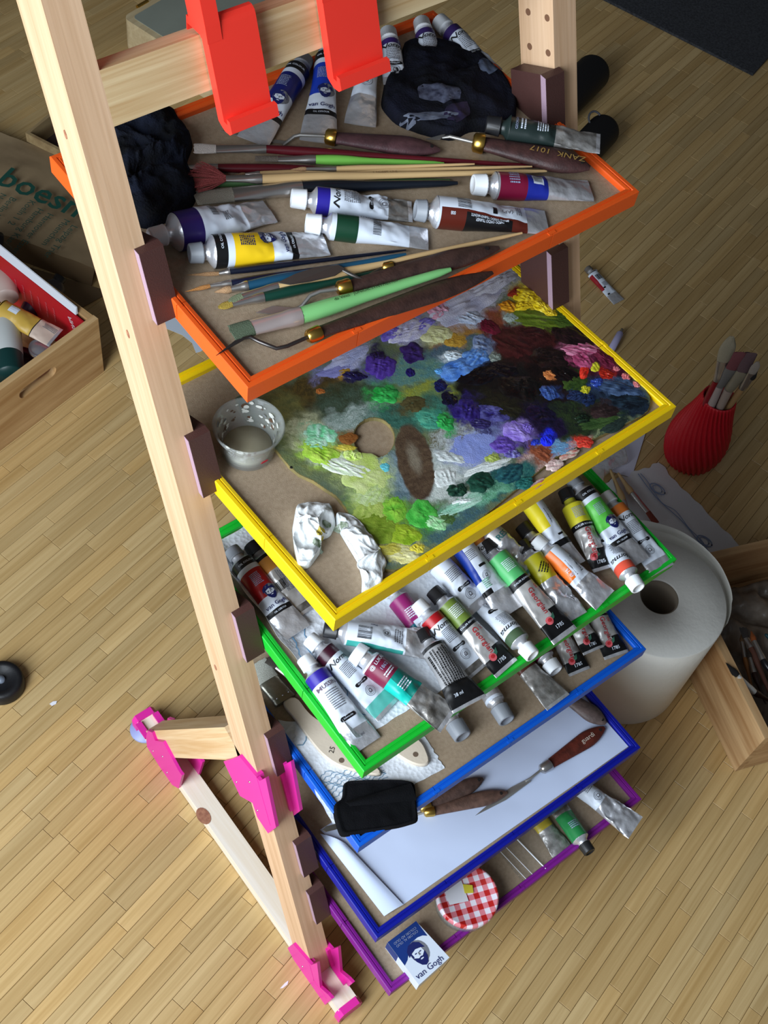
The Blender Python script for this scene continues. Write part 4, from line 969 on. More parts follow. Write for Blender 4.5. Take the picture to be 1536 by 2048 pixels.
mb = MB(); A, B, C, D = b_(690, 1604, .0135), b_(822, 1566, .0125), b_(833, 1600, .012), b_(700, 1612, .0145)
mb.grid([[A.lerp(B, u).lerp(D.lerp(C, u), v) + UB * .0025 * math.sin(math.pi * v) for v in np.linspace(0, 1, 7)] for u in np.linspace(0, 1, 14)], 0, .0012); O('fold', mb, blackc, cl)
knife('slim dark steel blade tip sticking out under the black cloth', b_(760, 1632, .002), b_(720, 1640, .002), b_(705, 1643, .002), [b_(690, 1648, .002)], [b_(690, 1643, .002), b_(652, 1653, .002), b_(645, 1660, .002), b_(652, 1664, .002), b_(692, 1654, .002)], hw=.006, hc=(60, 44, 40), bm_=bladed_m, hole=False)

# ---------------------------------------------------------------- dark blue tray: sheet and knives
paper_m = mat('sheet_white', (206, 219, 246), .7, bump=.08, bscale=40)
d_ = lambda u, v, h=0.0: ta('d', u, v, h)
UD = tn('d')
sh_, G = sheet('paper_sheet', [d_(640, 1660), d_(803, 1812), d_(1256, 1494), d_(1130, 1350)], paper_m, 'large white sheet of paper lying on the dark blue tray', 'paper', up=UD, nx=50, ny=50, amp=.0010, freq=9, seed=5, base=.0004)
fo = MB(); A, B, C, D = d_(640, 1668, .001), d_(768, 1833, .001), d_(806, 1811, .0015), d_(690, 1690, .0015)
fo.grid([[A.lerp(B, u).lerp(D.lerp(C, u), v) + UD * (.007 * math.sin(math.pi * (v * .8)) * (1 - u * .5) + .0012) for v in np.linspace(0, 1, 8)] for u in np.linspace(0, 1, 16)], 0, .0003)
O('folded_edge', fo, paper_m, sh_)
GD = 'palette knives on the white sheet'
knife('reddish brown handled palette knife, its thin blade bridging the sheet', d_(1209, 1455, .008), d_(1100, 1528, .008), d_(1082, 1540, .008), [d_(1062, 1556, .008), d_(1052, 1562, .006)],
      [d_(1055, 1558, .005), d_(1062, 1563, .005), d_(1012, 1600, .002), d_(950, 1632, .001), d_(980, 1606, .002), d_(1020, 1576, .003)], hw=.0112, hc=(104, 44, 32), group=GD, text=('guardi', .33, .0085, mat('ink_cream', (220, 205, 190), .5), -1), hth=.45, brass=False)
knife('walnut handled palette knife with brass collar lying on the sheet', d_(1014, 1585, .006), d_(868, 1622, .006), d_(848, 1625, .006), [d_(830, 1630, .004)], [d_(832, 1626, .003), d_(770, 1640, .002), d_(740, 1655, .002), d_(832, 1634, .003)], hw=.0100, hc=(112, 84, 72), group=GD)
knife('darker walnut palette knife behind, partly under the bright blue rim', d_(966, 1557, .007), d_(860, 1610, .006), d_(840, 1618, .006), [d_(820, 1625, .003)], [d_(822, 1622, .003), d_(760, 1640, .002), d_(822, 1630, .003)], hw=.0102, hc=(92, 70, 62), group=GD)
knife('grey brown palette knife handle in the right corner of the dark blue tray', d_(1212, 1447, .008), d_(1120, 1385, .010), d_(1100, 1372, .010), [d_(1080, 1360, .008)], [d_(1082, 1356, .004), d_(1020, 1330, .002), d_(1076, 1364, .004)], hw=.0125, hc=(104, 88, 84), group=GD)

# ---------------------------------------------------------------- purple tray
p_ = lambda u, v, h=0.0: ta('p', u, v, h)
UP = tn('p')
# carton: top face given by its corners
bh = .024
tA, tB, tC, tD = p_(775, 1885, bh), p_(832, 1842, bh), p_(899, 1915, bh), p_(838, 1970, bh)
box = T('carton', p_(836, 1915), 'blue and white carton with a portrait on the lid, on the purple tray', 'box')
ex = (tB - tA); ey = (tD - tA)
O('carton_body', MB().hexa([p - UP * bh for p in (tA, tD, tC, tB)], (tA, tD, tC, tB)), white_l, box)
def cf(x, y, l=.0003): return tA + ex * x + ey * y + UP * l
mb = MB(); pl = [(0, 0), (1, 0), (1, .36), (.9, .30), (.75, .27), (.55, .28), (.35, .36), (.15, .50), (0, .55)]
mb.add([cf(x, y) for x, y in pl], [tuple(range(len(pl)))[::-1]])
mb.add([cf(0, 0, 0) + V((-.0003, 0, 0)), cf(0, .34, 0) + V((-.0003, 0, 0)), cf(0, .34, 0) + V((-.0003, 0, 0)) - UP * bh * .9, cf(0, 0, 0) + V((-.0003, 0, 0)) - UP * bh * .9], [(0, 1, 2, 3)])
O('blue_panel', mb, mat('carton_blue', (24, 54, 124), .4), box)
mb = MB(); am = [navy_t, white_l, gray_t]
for j, (pl, s) in enumerate(FACE):
    fill(mb, pl, lambda x, y: tA + ex * (.50 + x * .54) + ey * (.54 - y * .46), s, UP * (.0004 + .0001 * j), 2)
O('portrait', mb, am, box)
exn, eyn = ex.normalized(), -ey.normalized()
flat_text('lettering', 'van Gogh', cf(.52, .86, .0003), exn, UP.cross(exn), .0105, navy_t, box)
flat_text('lettering', 'COLORI AD OLIO', cf(.5, .10, .0004), -exn, -UP.cross(exn), .0042, inkp, box)
flat_text('lettering', 'COLORI AL OLIO', cf(.5, .17, .0004), -exn, -UP.cross(exn), .0042, inkp, box)
# jar with gingham lid
jc = p_(927, 1806, 0); jh = .030
jar = T('jar', jc, 'glass jar with a red and white gingham lid on the purple tray', 'jar')
O('glass', MB().lathe(jc, UP, [(0, 0), (.034, 0), (.037, .003), (.0375, .018), (.034, .024), (.034, .028), (.032, .028), (.032, .024), (.0352, .018), (.0348, .004), (.032, .0025), (0, .0022)], 40), glass_m, jar)
lidm = bpy.data.materials.new('gingham'); lidm.use_nodes = True; n = lidm.node_tree; b = n.nodes['Principled BSDF']; b.inputs['Roughness'].default_value = .35
t = n.nodes.new('ShaderNodeTexCoord'); mpn = n.nodes.new('ShaderNodeMapping'); mpn.inputs['Rotation'].default_value = (0, 0, .35); n.links.new(t.outputs['Object'], mpn.inputs['Vector'])
sp = n.nodes.new('ShaderNodeSeparateXYZ'); n.links.new(mpn.outputs[0], sp.inputs[0]); outs = []
for ax in 'XY':
    m1 = n.nodes.new('ShaderNodeMath'); m1.operation = 'MULTIPLY'; m1.inputs[1].default_value = 1 / .0138; n.links.new(sp.outputs[ax], m1.inputs[0])
    m2 = n.nodes.new('ShaderNodeMath'); m2.operation = 'FRACT'; n.links.new(m1.outputs[0], m2.inputs[0])
    m3 = n.nodes.new('ShaderNodeMath'); m3.operation = 'GREATER_THAN'; m3.inputs[1].default_value = .5; n.links.new(m2.outputs[0], m3.inputs[0]); outs.append(m3)
ad = n.nodes.new('ShaderNodeMath'); ad.operation = 'ADD'; n.links.new(outs[0].outputs[0], ad.inputs[0]); n.links.new(outs[1].outputs[0], ad.inputs[1])
hv = n.nodes.new('ShaderNodeMath'); hv.operation = 'MULTIPLY'; hv.inputs[1].default_value = .5; n.links.new(ad.outputs[0], hv.inputs[0])
r = n.nodes.new('ShaderNodeValToRGB'); r.color_ramp.interpolation = 'CONSTANT'; r.color_ramp.elements[0].color = lin((232, 226, 236)); r.color_ramp.elements[1].position = .8; r.color_ramp.elements[1].color = lin((188, 34, 30))
e = r.color_ramp.elements.new(.3); e.color = lin((222, 130, 140)); n.links.new(hv.outputs[0], r.inputs[0]); n.links.new(r.outputs[0], b.inputs['Base Color'])
O('lid', MB().lathe(jc + UP * .022, UP, [(.036, 0), (.0385, .0005), (.039, .003), (.0385, .0095), (.0372, .0108), (.0355, .0108), (.0345, .0100), (0, .0100)], 56), lidm, jar)
jt = jc + UP * .0326
mb = MB(); mb.prism([jt + V((x, y, 0)) for x, y in ((-.026, .004), (-.004, -.006), (.006, .022), (-.018, .030))], UP * .0004); O('sticker', mb, mat('sticker_white', (214, 214, 220), .6), jar)
mb = MB(); mb.prism([jt + V((x, y, .0006)) for x, y in ((-.002, .004), (.007, -.002), (.012, .006), (.003, .014))], UP * .0004); O('yellow_scrap', mb, mat('scrap_yellow', (214, 200, 60), .5), jar)
# clear acrylic box
acr = mat('clear_acrylic', (240, 244, 246), .06, trans=.95, ior=1.2, alpha=.35)
A, B, C, D = p_(985, 1685, .004), p_(1050, 1640, .004), p_(1112, 1712, .004), p_(1046, 1764, .004)
ab = T('plastic_case', p_(1040, 1700), 'flat clear plastic case behind the jar on the purple tray', 'case')
O('case_body', MB().hexa([A - UP * .003, D - UP * .003, C - UP * .003, B - UP * .003], [A, D, C, B]), acr, ab)
for (u1, v1, u2, v2, r_) in ((1028, 1672, 1092, 1738, .0009), (1008, 1690, 1066, 1750, .0004), (996, 1698, 1052, 1758, .0004)): O('case_glint', MB().tube([p_(u1, v1, .005), p_(u2, v2, .005)], r_, 8), mat('edge_glint', (236, 240, 246), .3), ab)  # opaque white rods paint the glints along the clear case
# ---------------------------------------------------------------- the palette
PH = .0045                                      # palette thickness
pal = T('palette', y_(900, 860), 'wooden painter palette thick with dabs of oil paint', 'palette')
OUT = [(470, 796), (474, 812), (500, 850), (551, 899), (563, 914), (578, 932), (598, 949), (625, 961), (652, 979), (672, 992), (688, 1012), (697, 1028), (715, 1060), (738, 1096), (757, 1125), (772, 1139), (790, 1141), (815, 1131),
       (940, 1055), (1112, 915), (1284, 832), (1296, 822), (1301, 808), (1300, 794), (1290, 776), (1262, 750), (1190, 684), (1112, 606), (1073, 566), (1046, 538), (1030, 524), (1008, 520), (980, 532), (700, 668)]
HOLE = [(748 + 41 * math.cos(a), 876 + 40 * math.sin(a)) for a in np.linspace(0, 2 * math.pi, 29)[:-1]]
def board_pal():
    """plate with a thumb hole"""
    o3 = [y_(u, v, PH) for u, v in OUT]; h3 = [y_(u, v, PH) for u, v in HOLE]
    import bmesh
    bmx = bmesh.new(); vo = [bmx.verts.new(p) for p in o3]; vh = [bmx.verts.new(p) for p in h3]
    eo = [bmx.edges.new((vo[i], vo[(i + 1) % len(vo)])) for i in range(len(vo))]; eh = [bmx.edges.new((vh[i], vh[(i + 1) % len(vh)])) for i in range(len(vh))]
    bmesh.ops.triangle_fill(bmx, use_beauty=True, use_dissolve=False, edges=eo + eh)
    bmx.verts.index_update(); vs = [V(v.co) for v in bmx.verts]; fs = []
    for f in bmx.faces:
        f.normal_update(); q = [v.index for v in f.verts]; fs.append(q if f.normal.z > 0 else q[::-1])
    n = len(vs); mb = MB(); mb.add(vs, fs); mb.add([v - UY * PH * .95 for v in vs], [f[::-1] for f in fs])
    no, nh = len(o3), len(h3)
    mb.add(vs + [v - UY * PH * .95 for v in vs], [(i, (i + 1) % no, n + (i + 1) % no, n + i) for i in range(no)] + [(no + (i + 1) % nh, no + i, n + no + i, n + no + (i + 1) % nh) for i in range(nh)])
    bmx.free(); return mb
O('board', board_pal(), mat('palette_wood', (150, 132, 80), .45, bump=.2, bscale=200, var=(120, 112, 74), vscale=80), pal)
rs = np.random.RandomState(4)
LAT = rs.rand(64, 64)
def vn(x, y, s=0):
    x = x + s * 13.7; y = y + s * 7.3; xi = np.floor(x).astype(int); yi = np.floor(y).astype(int); fx = x - xi; fy = y - yi
    fx = fx * fx * (3 - 2 * fx); fy = fy * fy * (3 - 2 * fy); g = lambda a, b: LAT[a % 64, b % 64]
    return (g(xi, yi) * (1 - fx) + g(xi + 1, yi) * fx) * (1 - fy) + (g(xi, yi + 1) * (1 - fx) + g(xi + 1, yi + 1) * fx) * fy
def fbm(x, y, s=0): return (vn(x, y, s) * .5 + vn(x * 2.1, y * 2.1, s + 1) * .3 + vn(x * 4.3, y * 4.3, s + 2) * .2) * 2 - 1
def lrgb(c): return np.array(lin(c)[:3])
# broad scraped layers: cx, cy, rx, ry, angle, colour, second colour, softness
LAY = [(620, 790, 130, 50, -15, (62, 54, 34), (98, 80, 40), .5), (560, 830, 60, 60, 0, (92, 96, 60), (120, 116, 66), .5), (700, 800, 110, 45, -20, (70, 88, 74), (52, 62, 44), .5),
       (700, 842, 95, 32, -18, (112, 132, 122), (170, 184, 180), .4), (620, 900, 90, 60, 20, (120, 128, 74), (96, 110, 76), .5), (830, 740, 120, 36, -12, (84, 134, 136), (112, 148, 124), .4),
       (860, 790, 85, 38, -8, (112, 138, 84), (150, 156, 60), .4), (820, 830, 110, 40, -8, (66, 118, 104), (48, 90, 78), .5), (900, 700, 70, 20, -15, (70, 96, 120), (96, 120, 130), .5),
       (920, 655, 90, 26, -25, (150, 104, 50), (176, 130, 60), .4), (1000, 640, 50, 30, 10, (150, 80, 56), (120, 60, 40), .4), (1060, 560, 40, 26, 30, (110, 112, 70), (130, 128, 90), .4),
       (1060, 700, 90, 60, 15, (52, 22, 22), (84, 34, 34), .3), (1100, 770, 130, 80, 10, (14, 10, 14), (34, 22, 20), .25), (1000, 780, 95, 60, 10, (10, 10, 14), (24, 26, 26), .25),
       (1150, 680, 80, 40, 35, (24, 14, 16), (46, 20, 26), .3), (1040, 830, 110, 45, 20, (14, 14, 22), (40, 42, 26), .3), (1210, 740, 60, 50, 40, (80, 22, 44), (46, 16, 34), .3),
       (1230, 800, 80, 45, 5, (16, 22, 34), (40, 56, 76), .25), (1150, 840, 70, 40, 0, (26, 34, 30), (46, 62, 34), .3), (1080, 860, 60, 50, 0, (20, 16, 36), (36, 26, 60), .3),
       (1090, 620, 70, 34, 15, (58, 84, 26), (90, 112, 40), .4), (1090, 920, 60, 30, -25, (120, 78, 56), (200, 170, 160), .4), (1150, 905, 60, 18, -30, (210, 190, 176), (190, 90, 70), .4), (1210, 865, 50, 16, -28, (60, 86, 50), (150, 160, 120), .4),
       (960, 855, 60, 40, -10, (66, 60, 110), (120, 130, 170), .4), (900, 880, 60, 26, -6, (92, 84, 46), (190, 200, 200), .35), (900, 950, 90, 50, -20, (160, 172, 166), (214, 222, 216), .4), (1010, 960, 80, 30, -28, (28, 80, 86), (60, 120, 110), .35),
       (940, 1010, 120, 26, -32, (80, 150, 110), (130, 190, 160), .35), (880, 1065, 120, 24, -32, (60, 94, 110), (80, 110, 100), .4), (800, 1110, 60, 20, -25, (90, 120, 110), (70, 96, 110), .5), (790, 960, 60, 70, 70, (88, 112, 120), (130, 150, 160), .4),
       (740, 1000, 50, 60, 40, (110, 140, 70), (96, 120, 96), .4), (800, 1040, 70, 40, 20, (96, 140, 50), (70, 110, 90), .4), (1180, 640, 14, 60, -42, (196, 200, 180), (220, 216, 196), .4), (1250, 720, 12, 60, -45, (200, 200, 190), (210, 120, 110), .4),
       (830, 925, 36, 78, -14, (74, 58, 46), (98, 80, 62), .12), (828, 918, 15, 42, -18, (140, 130, 112), (122, 112, 96), .8)]
def proj_np(X):
    d = (X - CC) @ CR.T; return 768 + FPX * d[:, 0] / d[:, 2], 1024 + FPX * d[:, 1] / d[:, 2]
def inside(px, py, poly):
    r = np.zeros(px.shape, bool); n = len(poly)
    for i in range(n):
        x1, y1 = poly[i]; x2, y2 = poly[(i + 1) % n]
        c = ((y1 > py) != (y2 > py)); xx = (x2 - x1) * (py - y1) / (y2 - y1 + 1e-12) + x1; r ^= c & (px < xx)
    return r
def paint_layer():
    oo, A = TR['y']; NX, NY = 440, 320
    xs = np.linspace(.02, TW - .008, NX); ys_ = np.linspace(.008, TD - .008, NY); gx, gy = np.meshgrid(xs, ys_, indexing='ij')
    L = np.stack([gx.ravel(), gy.ravel(), np.full(gx.size, BH + PH + .0002)], 1); X = oo + L @ A.T; u, v = proj_np(X)
    m = inside(u, v, OUT) & ~inside(u, v, HOLE)
    x, y = gx.ravel(), gy.ravel(); col = np.tile(lrgb((84, 104, 92)), (len(x), 1)); k = fbm(x * 60, y * 60, 9)[:, None] * .5 + .5
    col = col * (1 - k) + lrgb((120, 128, 84)) * k; h = np.zeros(len(x))
    ALL = LAY[:-2] + [(q[0], q[1], q[2] * 1.75, q[3] * 1.8, q[4], q[5], q[6] if len(q) > 6 and q[6] else q[5], .8) for q in D_ if q[2] > 11] + LAY[-2:]
    for j, (cx, cy, rx, ry, ang, c1, c2, soft) in enumerate(ALL):
        a = math.radians(ang); R_ = max(rx, ry) * 1.15 + 34; s_ = np.nonzero((np.abs(u - cx) < R_) & (np.abs(v - cy) < R_) & m)[0]
        if not len(s_): continue
        X_, Y_, U_, V_ = x[s_], y[s_], u[s_], v[s_]; last = j >= len(ALL) - 2
        if last: wx, wy = U_ + 5 * fbm(X_ * 90, Y_ * 90, j), V_ + 5 * fbm(X_ * 90 + 9, Y_ * 90, j)
        else: wx = U_ + 22 * fbm(X_ * 45, Y_ * 45, j) + 9 * fbm(X_ * 160, Y_ * 160, j + 3); wy = V_ + 22 * fbm(X_ * 45 + 9, Y_ * 45, j + 1) + 9 * fbm(X_ * 160, Y_ * 160 + 5, j + 4)
        dx, dy = wx - cx, wy - cy; p = (dx * math.cos(a) + dy * math.sin(a)) / rx; q = (-dx * math.sin(a) + dy * math.cos(a)) / ry; d = np.sqrt(p * p + q * q)
        mk = np.clip((1.05 - d) / max(.04, soft), 0, 1); mk = mk * mk * (3 - 2 * mk)
        if len(LAY) - 2 <= j < len(ALL) - 2: mk = np.clip(mk * 1.5 * (.55 + .9 * fbm(p * 2.2, q * 9, j + 60)), 0, .92)
        st = fbm(p * 3.0, q * 16, j + 20) * .9 + fbm(X_ * 220, Y_ * 220, j + 31) * .4; w = np.clip(.5 + st, 0, 1)
        c = lrgb(c1) * (1 - w)[:, None] + lrgb(c2) * w[:, None]
        col[s_] = col[s_] * (1 - mk[:, None]) + c * mk[:, None]
        h[s_] = h[s_] * (1 - mk * .7) + mk * (.0003 + .00035 * np.abs(st) * (.2 if last else 1))
    h += .00018 * np.abs(fbm(x * 300, y * 300, 51)) + .0001
    X = X + np.outer(h, A[:, 2]); M = m.reshape(NX, NY); ok = M[:-1, :-1] & M[1:, :-1] & M[1:, 1:] & M[:-1, 1:]
    idx = np.arange(NX * NY).reshape(NX, NY); F = np.stack([idx[:-1, :-1][ok], idx[1:, :-1][ok], idx[1:, 1:][ok], idx[:-1, 1:][ok]], 1)
    used = np.unique(F); re = np.full(NX * NY, -1); re[used] = np.arange(len(used)); F = re[F]
    mb = MB(); mb.v = X[used].tolist(); mb.f = F.tolist(); mb.m = [0] * len(F); mb.smooth = [True] * len(F)
    return mb, np.concatenate([col[used], np.ones((len(used), 1))], 1)
paint_m = mat('oil_paint', (120, 120, 120), .36, attr='Col', bump=.25, bscale=700, coat=.15)
wet_m = mat('wet_oil_paint', (120, 120, 120), .22, attr='Col', bump=.2, bscale=500, coat=.5)
def dab(cx, cy, rx, ry, ang, c1, c2=None, th=.0022, wet=0, rough=1.0):
    global _dn
    _dn += 1; j = _dn; a = math.radians(ang); NR, NA = 12, 40; sc = 1.0 / 2.15e3
    c2 = c2 or tuple(min(255, int(x * 1.25 + 12)) for x in c1)
    rx *= 1.22; ry *= 1.25; th *= .62
    ctr = y_(cx, cy, PH); ax = (y_(cx + math.cos(a), cy + math.sin(a), PH) - ctr) * rx; ay = (y_(cx - math.sin(a), cy + math.cos(a), PH) - ctr) * ry
    vs = []; cols = []; R_ = (ax.length + ay.length) / 2
    ph, kk = rs.rand() * 6.28, rs.choice([1.6, 2.5, 4.0]); C1, C2 = lrgb(c1), lrgb(c2)
    for k in range(NR + 1):
        u = k / NR
        for i in range(NA):
            t = 2 * math.pi * i / NA; e = 1 + rough * (.34 * noise.noise(V((math.cos(t) * 1.6, math.sin(t) * 1.6, j * 3.3))) + .13 * noise.noise(V((math.cos(t) * 5, math.sin(t) * 5, j * 1.3))) + .05 * noise.noise(V((math.cos(t) * 12, math.sin(t) * 12, j))))
            p, q = u * e * math.cos(t), u * e * math.sin(t)
            s = math.sin(ph); c = math.cos(ph); pr_, qr_ = p * c - q * s, p * s + q * c
            st = noise.noise(V((pr_ * 1.3 + j, qr_ * kk * 1.6, j))) ; fi = noise.noise(V((p * 5, q * 9, j * 5.1)))
            edge = (1 - u ** 3)
            hh = th * edge * (.62 + .42 * st * 1.2 + .42 * fi * rough) if u < 1 else 0
            w_ = max(0, min(1, .45 + st * 1.1 + fi * .5)); vs.append(ctr + ax * p + ay * q + UY * (max(hh, 0) + (.0005 if u < 1 else .0000))); cols.append(tuple(C1 * (1 - w_) + C2 * w_) + (1,))
    fs = [(k * NA + i, (k + 1) * NA + i, (k + 1) * NA + (i + 1) % NA, k * NA + (i + 1) % NA) for k in range(1, NR) for i in range(NA)] + [(i + NA, NA + (i + 1) % NA, 0) for i in range(0)]
    mb = MB(); mb.add(vs, fs, 0, True); mb.add([vs[NA + i] for i in range(NA)], [tuple(range(NA))], 0, True); cols = cols + [cols[NA + i] for i in range(NA)]
    O('paint_dab', mb, wet_m if wet else paint_m, pal, col=cols)
_dn = 0
